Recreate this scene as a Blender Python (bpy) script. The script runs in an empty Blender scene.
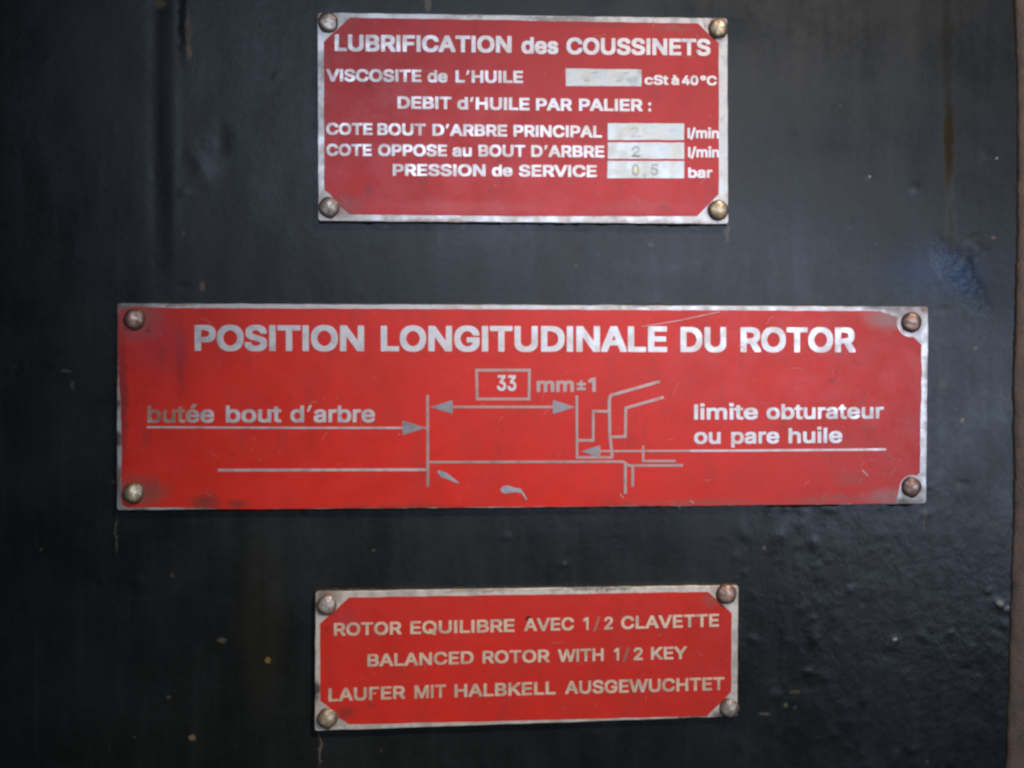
import bpy, math, random
from mathutils import Vector, Matrix, noise
from mathutils.geometry import tessellate_polygon

S = bpy.context.scene
col = S.collection
random.seed(7)

# ---------------------------------------------------------------- camera
DIST, LENS, YAW = 0.32, 37.5, math.radians(4.35)
FPX = LENS / 36.0 * 1024.0
cam_d = bpy.data.cameras.new("camera")
cam_d.lens = LENS
cam_d.sensor_width = 36.0
cam_d.clip_start, cam_d.clip_end = 0.01, 50.0
cam = bpy.data.objects.new("camera", cam_d)
col.objects.link(cam)
cam.location = (-DIST * math.sin(YAW), -DIST * math.cos(YAW), 0.0)
cam.rotation_euler = (math.radians(90), 0, -YAW)
S.camera = cam
ROT = cam.rotation_euler.to_matrix()
S.render.engine = 'CYCLES'
S.cycles.filter_width = 2.5

# ---------------------------------------------------------------- world, lamps, exposure
W = bpy.data.worlds.new("World")
S.world = W
W.use_nodes = True
bg = W.node_tree.nodes["Background"]
bg.inputs[0].default_value = (0.80, 0.90, 1.0, 1)
bg.inputs[1].default_value = 0.02
S.view_settings.view_transform = 'Standard'
S.view_settings.look = 'None'
S.view_settings.exposure = 0.0
S.view_settings.gamma = 1.0


def area(name, loc, target, sx, sy, power, colour, roll=0.0):
    d = bpy.data.lights.new(name, 'AREA')
    d.shape = 'RECTANGLE'
    d.size, d.size_y, d.energy, d.color = sx, sy, power, colour
    o = bpy.data.objects.new(name, d)
    o.location = loc
    q = (Vector(target) - Vector(loc)).to_track_quat('-Z', 'Y')
    o.rotation_euler = (q.to_matrix() @ Matrix.Rotation(roll, 3, 'Z')).to_euler()
    col.objects.link(o)
    return o


area("window_light", (0.22, -0.62, 0.092), (0.05, 0, 0.02), 0.90, 0.085, 2.5, (0.64, 0.77, 1.0), math.radians(-27))


def spot_lamp(name, loc, target, angle, power, colour, radius):
    d = bpy.data.lights.new(name, 'SPOT')
    d.energy, d.color, d.spot_size, d.spot_blend, d.shadow_soft_size = power, colour, math.radians(angle), 1.0, radius
    o = bpy.data.objects.new(name, d)
    o.location = loc
    o.rotation_euler = (Vector(target) - Vector(loc)).to_track_quat('-Z', 'Y').to_euler()
    col.objects.link(o)
    return o


spot_lamp("added_warm_spot", (0.50, -0.62, 0.86), (0.016, 0, -0.018), 14.2, 70.0, (1.0, 0.88, 0.76), 0.06)  # unseen warm spot, added to brighten the middle of the plates

# ---------------------------------------------------------------- measuring: photo pixel -> point of the casing's plane (mm)
LEVEL = 0.0          # the height of the surface being measured: the casing, later the faces of the plates


def at(px, py):
    d = ROT @ Vector(((px - 512.0) / FPX, (384.0 - py) / FPX, -1.0))
    t = (LEVEL - cam.location.y) / d.y
    p = cam.location + d * t
    return p.x, p.z


MM = 0.0003          # one pixel is about 0.3 mm on the casing

# ---------------------------------------------------------------- lettering outlines (1/1000 em), one glyph per line
BOLD = """'~206~148,291 154,295 157,308 164,475 163,528 158,535 152,537 48,536 44,532 42,525 42,478 50,298 55,292 62,290
,~188~15,-145 28,-147 95,-147 105,-146 111,-142 164,45 164,88 162,95 158,98 145,99 55,99 42,94 35,65 11,-92 11,-135
/~249~-5,-103 85,-104 94,-102 100,-95 261,502 262,548 261,555 255,561 162,561 153,558 149,552 -11,-42 -13,-55 -13,-92 -11,-98
0~453~278,542 245,544 178,542 142,532 112,516 82,488 68,472 55,448 39,412 25,355 19,278 21,192 25,152 43,85 53,62 65,42 85,15 96,5 108,-5 132,-18 152,-27 178,-33 205,-35 275,-33 305,-25 325,-17 348,-2 382,32 400,62 414,98 428,155 433,198 432,315 424,372 410,422 385,471 358,502 325,526 298,537;228,428 248,420 268,405 277,395 295,363 308,318 315,258 307,188 293,142 280,118 268,104 252,91 228,81 215,84 198,93 184,105 167,128 156,152 146,185 138,248 140,278 146,322 154,352 166,378 179,398 195,414 212,424
1~380~295,-28 303,-22 304,-8 303,528 298,535 292,537 175,536 60,452 57,438 58,342 61,335 68,332 112,333 182,382 184,372 184,-5 186,-22 192,-27 198,-28
2~453~42,-26 55,-28 398,-28 408,-28 416,-22 417,68 416,78 412,83 398,85 238,85 232,88 322,185 361,232 391,278 405,315 409,348 409,395 408,415 400,445 391,465 375,487 348,512 328,525 292,539 252,544 202,544 162,539 129,528 100,512 72,485 56,462 45,435 39,405 39,345 41,338 45,336 128,334 148,336 154,342 162,378 174,402 192,417 207,425 222,429 245,423 269,408 282,392 288,378 289,368 284,352 272,330 237,285 38,72 36,58 36,-12 37,-22
3~453~47,535 44,532 42,522 42,442 45,428 58,424 205,424 214,422 211,415 130,322 128,238 130,225 135,221 142,220 208,218 228,214 252,206 268,195 284,178 294,162 298,145 290,122 275,103 248,87 215,80 182,90 159,105 147,122 141,135 137,152 132,159 115,161 25,160 18,155 16,148 16,105 23,72 34,48 52,23 85,-5 128,-25 152,-31 178,-35 262,-35 308,-25 335,-14 368,9 385,25 397,42 409,65 420,105 420,185 408,228 385,265 348,294 328,305 297,315 296,318 398,435 401,452 401,518 398,532 392,536 378,537 62,537
4~453~332,536 235,537 225,536 219,532 18,192 12,178 12,92 14,82 17,78 32,76 252,75 254,68 254,-15 258,-25 265,-28 355,-28 368,-25 371,-15 372,68 374,75 432,77 438,80 441,88 442,175 438,188 428,191 375,192 372,195 372,328 369,342 355,346 258,345 260,352 336,482 337,525 336,532;252,336 254,325 254,195 245,192 172,192 168,195 170,198
5~453~388,535 372,537 88,537 75,536 70,532 65,512 39,278 39,242 42,229 52,224 95,219 145,218 152,219 168,230 192,241 215,247 228,244 252,234 274,215 289,192 297,162 288,132 272,108 248,90 222,80 198,87 172,106 160,122 149,152 145,156 135,158 52,158 35,155 32,145 32,102 38,72 46,52 61,28 78,9 115,-16 145,-27 182,-35 252,-35 292,-28 332,-13 354,2 383,32 405,68 418,118 418,208 408,252 398,272 382,298 365,317 348,331 308,352 265,362 208,362 175,359 172,365 177,408 179,422 182,424 378,424 391,428 394,442 394,518 393,528
:~188~159,-12 168,8 169,65 162,88 148,104 125,114 68,115 45,106 31,92 22,72 22,12 28,-5 42,-22 55,-29 68,-32 122,-32 142,-26;155,259 164,272 168,285 169,335 165,358 154,375 132,388 115,390 82,391 55,386 35,373 29,365 22,348 22,288 29,268 41,255 52,248 68,243 115,243 138,247
A~480~182,537 175,533 169,522 -10,28 -12,12 -10,-22 -5,-27 5,-28 98,-28 110,-25 117,-12 162,113 312,114 318,112 320,108 363,-12 370,-25 385,-28 475,-28 485,-26 490,-22 491,-15 489,28 305,528 300,535 292,537;238,336 274,238 274,228 208,227 204,228 203,232 235,331
B~456~37,535 32,528 32,515 32,-8 35,-25 42,-28 52,-28 298,-27 322,-24 348,-17 388,2 415,25 428,45 440,75 446,105 446,168 440,202 423,238 394,268 419,305 426,345 424,422 419,442 405,472 385,495 355,517 332,527 298,535 262,537 52,537;155,200 162,203 228,203 255,200 275,194 295,182 311,165 323,142 322,131 315,119 305,108 292,98 275,92 245,86 158,85 154,88 154,92;155,315 154,415 155,422 158,424 215,424 262,417 285,404 300,385 304,368 295,350 275,329 258,321 238,315 212,313 162,313
C~510~385,524 342,538 298,544 215,542 175,533 152,525 128,513 96,488 76,468 59,445 36,402 28,382 19,345 12,282 12,225 14,192 19,162 27,132 44,88 74,42 105,12 125,-2 155,-17 185,-28 235,-35 305,-35 328,-32 358,-25 398,-8 442,23 466,52 485,85 497,118 501,138 500,178 495,186 485,188 402,188 385,186 380,182 374,162 364,142 341,115 324,102 305,93 285,86 265,83 228,93 208,103 189,118 166,145 156,162 146,185 139,208 133,245 133,262 139,298 153,342 170,368 191,392 218,411 242,421 265,425 278,424 302,418 327,405 348,387 361,372 374,348 381,325 388,320 485,319 495,321 498,325 501,335 499,378 491,408 476,442 455,470 438,488 412,509
D~502~37,535 32,528 32,515 32,-8 35,-25 42,-28 52,-28 268,-27 308,-21 342,-12 378,6 415,34 445,68 460,95 472,122 485,168 488,195 491,255 488,315 485,342 472,388 446,442 415,476 382,502 348,519 315,529 285,535 248,537 52,537;158,85 154,88 154,92 155,422 162,424 198,424 255,417 292,402 312,388 335,364 352,336 364,298 369,262 368,232 361,198 352,174 338,149 320,128 295,109 272,98 242,90 218,86
E~419~398,-26 403,-18 404,5 404,72 403,78 398,83 385,85 162,85 155,87 154,92 155,199 162,201 372,201 382,206 384,225 384,302 382,308 375,313 156,315 154,322 155,422 162,424 382,424 395,426 399,432 401,442 401,518 398,532 392,536 378,537 52,537 37,535 32,528 32,515 32,-8 35,-25 42,-28 52,-28 385,-28
F~410~38,-27 138,-28 148,-26 153,-22 154,185 156,192 358,193 365,194 372,198 374,212 374,288 373,298 368,304 358,306 162,306 155,308 154,418 155,422 162,424 378,424 392,426 397,435 397,458 397,525 392,535 375,537 52,537 38,536 34,532 32,515 32,-8 33,-22
G~520~152,526 112,502 95,488 72,465 58,445 41,415 20,355 12,285 13,205 19,155 36,105 62,58 102,15 125,-2 162,-20 185,-27 215,-33 298,-35 348,-28 382,-17 402,-8 422,5 445,24 475,62 491,92 499,118 505,155 506,268 502,281 485,284 278,284 265,283 258,280 255,272 255,252 255,188 258,174 272,171 368,171 376,168 374,158 363,138 342,113 320,98 305,91 268,82 238,90 208,103 178,130 162,153 146,185 136,222 133,258 139,298 153,342 179,382 202,401 222,413 244,422 265,425 282,424 308,414 322,407 338,395 358,371 380,328 385,323 402,321 495,322 499,325 501,332 502,372 495,402 487,422 462,462 438,487 402,514 358,533 325,541 302,544 235,544 188,538
H~517~37,535 32,528 32,515 32,-8 35,-25 48,-28 138,-28 148,-26 153,-22 155,202 162,204 355,204 362,203 364,198 366,-22 372,-27 382,-28 468,-28 481,-25 484,-18 485,-5 485,518 482,533 468,537 385,537 372,536 366,532 364,518 364,325 362,318 162,317 156,318 154,325 154,515 152,532 145,536 138,537 48,537
I~185~42,537 34,532 32,518 32,-18 35,-25 45,-28 145,-28 153,-22 154,-8 153,528 148,535 142,537
K~467~472,-26 475,-18 476,2 476,22 472,31 291,285 472,481 474,508 472,533 465,537 455,537 352,537 338,535 158,342 155,342 154,348 154,515 152,532 145,536 135,537 48,537 37,535 32,528 32,515 32,-8 35,-25 48,-28 135,-28 145,-28 152,-23 154,-8 154,142 157,148 176,168 192,184 195,184 346,-25 352,-28 365,-28 458,-28
L~393~38,536 32,528 32,518 33,-22 38,-27 52,-28 368,-28 385,-26 389,-12 389,68 388,78 382,84 162,85 154,88 153,528 148,535 142,537
M~628~592,534 578,537 468,537 455,536 449,532 319,195 315,188 178,533 172,537 155,537 48,537 35,533 32,518 32,-5 32,-18 35,-25 48,-28 135,-28 145,-26 149,-22 151,222 152,233 155,233 258,-22 265,-27 272,-28 355,-28 365,-26 372,-18 472,234 475,234 476,222 477,-22 482,-26 492,-28 578,-28 592,-25 596,-8 596,515 596,525
N~523~37,535 32,528 32,515 32,-8 35,-25 48,-28 138,-28 148,-26 153,-22 154,282 155,290 158,291 361,-25 368,-28 392,-28 475,-28 488,-25 491,-18 492,-5 492,518 488,533 475,537 388,537 376,535 372,528 371,225 368,214 362,221 162,534 145,537 48,537
O~533~355,535 318,542 238,544 212,542 188,537 152,525 125,511 108,498 75,466 59,445 45,421 28,382 19,348 14,318 12,282 12,225 19,162 30,122 42,92 58,65 75,42 102,15 142,-11 182,-27 232,-35 302,-35 348,-28 382,-16 408,-2 428,12 455,37 472,59 488,85 505,125 514,158 518,182 522,232 522,275 515,348 503,388 491,418 475,445 455,471 437,488 408,511 382,525;265,425 292,420 312,412 342,393 355,380 371,358 387,325 397,292 401,262 397,218 390,192 377,162 357,132 342,116 318,100 295,90 268,83 238,90 212,101 193,115 176,132 160,155 146,185 137,218 133,252 136,285 144,318 153,342 172,371 192,392 212,407 242,421
P~445~38,-27 138,-28 148,-26 152,-23 154,-8 155,155 162,157 285,159 322,166 355,179 375,192 395,211 412,232 427,265 435,298 437,362 435,398 427,432 415,458 392,488 372,505 332,526 312,531 278,536 52,537 38,536 34,532 32,515 32,-8 33,-22;155,422 162,424 212,424 245,421 275,410 290,398 307,375 314,348 311,332 298,305 272,283 252,276 218,271 156,272 154,278
Q~533~488,-74 493,-68 494,-62 493,-22 457,28 454,35 488,86 507,132 514,158 518,185 522,232 522,278 518,325 511,362 494,412 478,442 452,474 434,492 408,511 368,530 328,541 292,544 212,542 185,537 158,527 125,511 100,492 85,477 61,448 53,435 29,385 15,325 12,282 12,228 15,182 30,122 41,95 56,68 75,42 105,12 142,-11 182,-27 235,-35 302,-35 342,-30 371,-68 378,-74 475,-76;268,425 292,420 322,407 344,392 364,368 380,342 391,315 400,268 401,245 397,218 390,192 381,168 368,150 342,181 335,186 235,187 225,186 222,183 219,168 221,132 250,92 251,88 248,87 228,93 208,103 189,118 165,146 153,168 143,195 136,222 133,258 136,285 145,320 153,342 175,375 192,392 212,407 242,421
R~449~37,535 32,528 32,515 32,-8 35,-25 42,-28 55,-28 138,-28 150,-25 154,-12 154,165 156,168 162,169 215,169 222,168 225,163 327,-25 335,-28 358,-28 438,-28 452,-25 455,-12 455,18 453,28 365,192 367,195 393,215 408,232 427,268 435,295 437,332 437,378 435,408 425,442 405,477 388,495 362,514 338,524 312,532 255,537 52,537;155,422 162,424 208,424 242,421 262,417 282,408 294,398 304,385 314,358 314,348 311,335 300,315 291,305 278,297 245,286 205,283 162,283 155,285
S~447~338,526 295,539 252,544 198,544 172,541 138,535 102,519 75,501 52,478 36,452 26,418 24,405 25,328 35,298 44,282 58,265 82,246 118,226 158,212 245,187 275,176 301,158 309,148 313,138 302,116 285,100 258,86 225,79 188,87 168,97 155,108 140,128 132,158 125,164 25,165 14,162 10,148 12,95 19,72 29,48 45,25 65,5 85,-9 108,-20 145,-31 188,-37 255,-37 305,-31 345,-17 378,2 405,28 424,58 431,78 436,105 435,182 427,212 408,242 383,265 338,290 298,304 228,323 182,341 158,358 148,375 153,388 168,407 192,421 215,428 225,428 262,419 285,404 300,385 310,355 315,351 408,349 424,352 429,362 428,412 424,432 415,455 405,472 388,492 368,508
T~449~275,-28 284,-22 285,-12 286,422 292,424 428,424 442,428 445,445 445,522 443,532 438,536 425,537 12,536 6,532 4,522 4,442 8,427 22,424 158,424 164,422 166,-22 172,-27 178,-28
U~517~37,535 32,528 32,518 32,145 37,105 45,82 69,38 95,11 128,-11 155,-23 205,-35 315,-35 365,-22 388,-12 408,1 442,31 458,52 473,85 484,128 485,518 482,533 468,537 385,537 372,536 367,532 365,518 365,205 361,168 350,138 338,121 325,108 308,96 292,89 258,82 222,91 205,99 188,112 170,135 161,152 156,168 153,188 153,518 150,532 145,536 135,537 48,537
V~480~-8,533 -11,522 -10,482 176,-22 182,-27 192,-28 292,-28 302,-26 310,-12 487,475 490,492 488,532 478,537 455,537 378,537 368,532 242,172 238,177 112,531 105,536 92,537 5,537 -5,536
W~686~-8,533 -11,522 -10,478 122,-5 130,-25 142,-28 242,-28 252,-27 257,-22 342,281 345,279 348,269 428,-23 435,-28 445,-28 542,-28 555,-25 561,-12 694,472 697,488 697,522 696,532 693,535 682,537 592,537 582,536 576,532 569,508 498,228 492,217 411,522 403,535 392,537 295,537 285,536 279,532 195,219 192,220 189,225 109,532 102,537 88,537 5,537 -5,536
Y~472~285,-28 292,-25 296,-12 297,185 478,478 482,495 480,532 475,536 462,537 368,537 355,533 244,352 238,345 235,344 122,528 115,535 95,537 8,537 -5,536 -9,532 -11,522 -10,488 -7,478 174,185 176,-22 182,-27 188,-28
a~389~361,-25 364,-18 365,-8 365,288 357,328 341,358 322,379 298,395 275,404 238,412 165,413 145,411 98,399 82,392 65,381 39,358 18,325 14,308 15,268 25,261 68,248 106,245 110,242 75,230 45,216 23,195 10,172 2,138 2,78 11,38 24,15 39,-2 58,-16 82,-27 115,-35 135,-37 188,-37 212,-34 248,-23 258,-28 268,-28 348,-28;243,145 245,142 241,128 230,108 212,92 192,81 172,76 155,79 134,92 126,102 126,108 132,115 155,130 198,140;115,245 125,249 144,275 158,287 192,300 206,298 222,291 232,283 241,268 239,262 222,256 125,244
b~424~32,536 26,528 25,518 26,-22 32,-27 38,-28 122,-28 135,-26 142,-21 165,-30 185,-35 262,-36 292,-31 322,-20 354,2 379,28 399,65 411,102 418,155 418,225 411,275 405,298 395,321 378,348 355,374 335,390 298,405 272,411 195,413 168,408 145,401 143,408 143,522 138,534 122,537;222,78 212,79 195,86 175,102 167,112 153,138 142,188 149,228 166,265 182,282 195,291 212,297 222,299 238,294 255,284 274,265 291,228 298,188 291,148 283,128 273,112 262,99 245,86 232,80
c~396~332,382 295,401 255,411 192,413 158,411 118,400 95,389 72,372 55,355 38,332 20,295 9,245 6,205 8,132 18,85 38,45 55,22 75,2 92,-11 132,-28 158,-35 242,-36 258,-34 288,-27 328,-7 358,18 371,35 382,55 389,75 390,118 389,125 385,129 328,145 282,144 276,138 264,112 248,95 225,81 208,77 198,79 175,89 152,113 143,125 136,142 127,178 126,192 129,212 136,235 144,252 158,272 169,282 183,292 198,298 208,299 218,297 245,284 258,271 275,242 282,236 328,235 372,245 386,252 389,262 390,295 383,318 375,335 358,358
d~424~395,535 382,537 298,537 292,536 285,532 283,518 282,401 278,400 262,407 228,413 155,412 122,404 88,388 64,368 48,352 28,318 12,272 6,235 6,148 12,108 27,62 49,25 68,3 88,-12 105,-22 148,-35 222,-36 255,-32 282,-20 285,-21 292,-27 305,-28 388,-28 395,-26 399,-22 401,515 400,528;205,78 195,79 178,87 165,97 149,115 143,125 133,152 126,188 129,215 136,238 153,268 163,278 178,290 205,299 222,294 235,287 248,276 260,262 274,235 281,208 282,188 277,155 267,128 258,113 235,90 215,80
e~404~115,399 75,375 55,355 30,318 16,282 6,232 6,142 15,95 25,68 42,38 75,2 98,-14 138,-30 175,-36 245,-36 282,-31 312,-21 348,2 368,22 382,42 392,68 392,108 388,117 378,121 332,132 288,132 278,127 265,105 248,89 235,82 212,76 185,84 165,96 146,115 136,138 145,141 382,141 395,144 399,158 398,245 391,285 378,322 357,355 332,378 311,392 275,407 238,413 162,412 142,408;141,252 154,272 168,284 185,294 205,299 225,294 240,285 255,270 266,252 255,249 148,249
h~410~32,536 26,528 25,518 26,-22 35,-28 58,-28 132,-28 138,-26 141,-22 144,228 153,258 169,278 185,289 212,298 232,290 248,276 261,255 267,232 269,-22 275,-27 285,-28 378,-27 384,-22 385,-12 385,278 377,322 361,358 332,388 308,402 288,408 248,412 188,412 145,400 143,408 143,522 138,534 122,537
i~167~35,407 27,402 25,392 26,-18 29,-25 38,-28 135,-27 141,-22 143,-8 141,398 137,405 128,407;145,532 132,544 112,552 55,551 42,547 32,541 18,525 13,505 13,458 17,445 22,436 37,422 55,415 112,415 125,419 135,425 147,438 154,455 154,512
l~167~35,537 27,532 25,518 26,-18 29,-25 38,-28 132,-28 138,-26 141,-22 143,-8 142,525 138,534 128,537
m~610~582,-25 585,-8 585,295 580,322 570,348 555,372 538,388 522,399 498,409 465,414 408,414 382,411 345,397 322,380 292,402 278,408 255,414 182,413 142,401 132,406 122,407 42,407 28,403 25,388 25,-5 26,-18 29,-25 42,-28 125,-28 135,-27 141,-22 143,235 149,255 160,275 178,290 198,299 213,295 228,284 239,268 245,252 246,-8 247,-18 250,-25 262,-28 348,-28 358,-26 363,-22 366,245 372,263 388,285 398,292 418,299 438,292 452,282 462,266 466,245 469,-22 475,-27 485,-28 568,-28
n~410~381,-25 384,-18 385,-8 385,282 375,328 358,362 336,385 321,395 302,404 268,411 185,411 142,399 135,405 128,407 42,407 30,405 26,398 25,385 25,-8 28,-25 42,-28 125,-28 135,-27 141,-22 144,228 153,258 169,278 185,289 212,298 232,290 248,276 261,255 267,232 269,-22 275,-27 285,-28 368,-28
o~415~115,399 95,389 75,375 55,355 32,321 17,285 8,235 6,162 12,108 25,68 42,38 75,2 95,-13 132,-28 168,-36 245,-36 275,-31 305,-20 325,-10 342,3 368,32 387,62 404,112 409,162 408,238 399,285 388,312 368,345 342,373 322,388 292,402 255,411 192,413 158,411;208,299 235,290 255,275 263,265 279,235 287,205 289,188 287,172 281,145 263,112 248,96 235,86 218,79 208,77 195,79 178,87 165,97 153,112 143,125 134,145 126,188 129,212 136,235 153,265 168,281 182,291
p~424~32,-170 122,-172 139,-168 143,-155 143,-28 145,-23 172,-32 198,-36 265,-36 295,-30 322,-20 354,2 379,28 395,55 408,88 417,138 418,225 414,262 405,298 386,338 358,371 332,391 292,407 275,411 245,413 188,412 158,405 142,399 132,406 122,407 38,407 32,406 27,402 25,385 25,-152 26,-165;222,78 212,79 195,86 175,102 167,112 153,138 142,188 149,228 166,265 182,282 195,291 212,297 222,299 238,294 255,284 274,265 291,228 298,188 291,148 283,128 273,112 262,99 245,86 232,80
r~259~32,-27 125,-28 135,-27 141,-22 143,225 145,238 158,267 172,280 182,287 205,295 258,295 268,298 272,312 272,395 271,405 265,411 178,412 142,403 128,407 42,407 32,406 27,402 25,388 25,-8 26,-22
s~365~288,395 258,407 225,412 152,413 128,409 105,404 72,388 48,368 31,345 25,332 20,312 18,252 23,222 38,192 58,172 85,156 125,142 208,121 221,115 231,105 228,97 215,86 198,79 182,76 162,81 142,93 132,105 122,128 115,134 68,134 15,122 9,112 8,75 17,42 28,22 39,8 58,-8 76,-18 105,-30 135,-35 212,-36 245,-33 282,-22 312,-5 328,10 349,38 358,72 358,145 351,168 345,182 334,195 315,211 295,223 272,232 178,256 156,265 145,275 147,282 159,292 178,301 185,302 201,298 215,291 227,278 242,253 248,250 295,250 338,260 348,265 351,275 351,312 342,338 328,362 318,372
t~227~232,-27 236,-25 240,-18 241,18 238,42 230,75 225,80 218,82 172,82 165,85 157,98 154,125 154,295 162,298 215,298 229,302 233,315 231,398 228,404 222,407 162,407 155,410 154,485 153,492 148,497 135,499 45,498 41,495 38,485 37,415 35,408 -15,406 -21,398 -23,385 -23,315 -19,302 -8,299 32,298 37,295 37,68 39,48 45,28 55,8 66,-5 85,-18 105,-27 125,-31 152,-33 198,-32
u~410~30,405 26,398 25,388 25,102 29,72 35,52 52,18 74,-5 88,-15 108,-24 138,-32 222,-32 245,-28 268,-19 275,-26 285,-28 368,-28 381,-25 384,-18 385,-5 385,388 382,403 368,407 288,407 275,406 270,402 267,388 267,165 264,142 254,118 238,99 218,86 202,81 182,87 163,102 150,122 143,145 143,388 140,402 135,406 125,407 42,407
°~316~49,292 75,272 92,264 122,256 142,255 192,255 212,259 241,272 266,292 284,315 297,345 302,375 302,418 297,448 292,465 279,488 265,505 245,521 225,532 205,538 178,542 135,542 108,538 88,530 58,512 42,495 29,475 19,452 15,428 15,365 19,345 32,315;158,367 142,376 130,392 128,398 130,405 138,416 148,424 158,429 168,424 179,415 188,398 178,379
±~453~412,-1 416,8 416,28 416,92 412,106 398,109 288,110 285,112 284,118 284,188 286,195 398,196 408,197 414,202 416,212 416,292 415,302 412,307 398,311 286,312 284,318 283,405 275,411 252,412 185,412 173,408 170,398 169,318 167,312 55,311 42,307 39,302 37,292 37,212 40,202 45,197 55,196 167,195 169,188 169,118 169,112 165,110 55,109 42,106 38,95 37,75 37,12 42,-1 52,-4 72,-4 395,-4
à~389~361,-25 364,-18 365,-8 365,288 361,315 354,335 341,358 318,382 298,395 285,400 244,412 242,415 241,455 201,542 192,555 175,557 78,556 74,552 73,545 74,502 133,412 130,408 85,394 62,379 39,358 22,335 15,318 14,278 17,265 72,248 106,245 110,242 75,230 45,216 23,195 12,178 5,158 2,125 2,75 12,35 30,8 55,-14 82,-27 112,-35 135,-37 188,-37 212,-34 248,-23 258,-28 268,-28 348,-28;243,145 245,142 241,128 230,108 212,92 192,81 172,76 155,79 134,92 126,102 126,108 132,115 155,130 198,140;115,245 125,249 144,275 158,287 192,300 206,298 222,291 232,283 241,268 239,262 222,256 125,244
é~404~312,556 212,557 205,557 198,553 152,458 150,412 105,394 72,372 55,355 38,332 27,312 17,285 6,232 6,152 9,125 20,82 42,38 75,2 98,-14 138,-30 175,-36 242,-36 272,-33 305,-24 335,-8 359,12 378,35 392,65 392,108 388,117 378,121 328,133 288,132 278,127 265,105 248,89 235,82 212,76 188,83 166,95 146,115 136,135 136,138 142,141 382,141 392,142 398,148 399,218 397,258 388,295 375,327 355,357 328,381 298,398 261,412 263,418 318,502 319,545 318,552;141,252 154,272 168,284 185,294 205,299 225,294 240,285 255,270 266,252 255,249 148,249
ƒ~410~38,-27 138,-28 148,-26 153,-22 155,422 162,424 382,426 387,432 388,458 388,525 386,532 382,536 52,537 38,536 34,532 32,515 32,-8 33,-22;288,281 282,285 272,286 195,286 182,283 177,268 179,218 185,213 195,212 275,212 285,214 289,218 291,228 291,268"""
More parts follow.
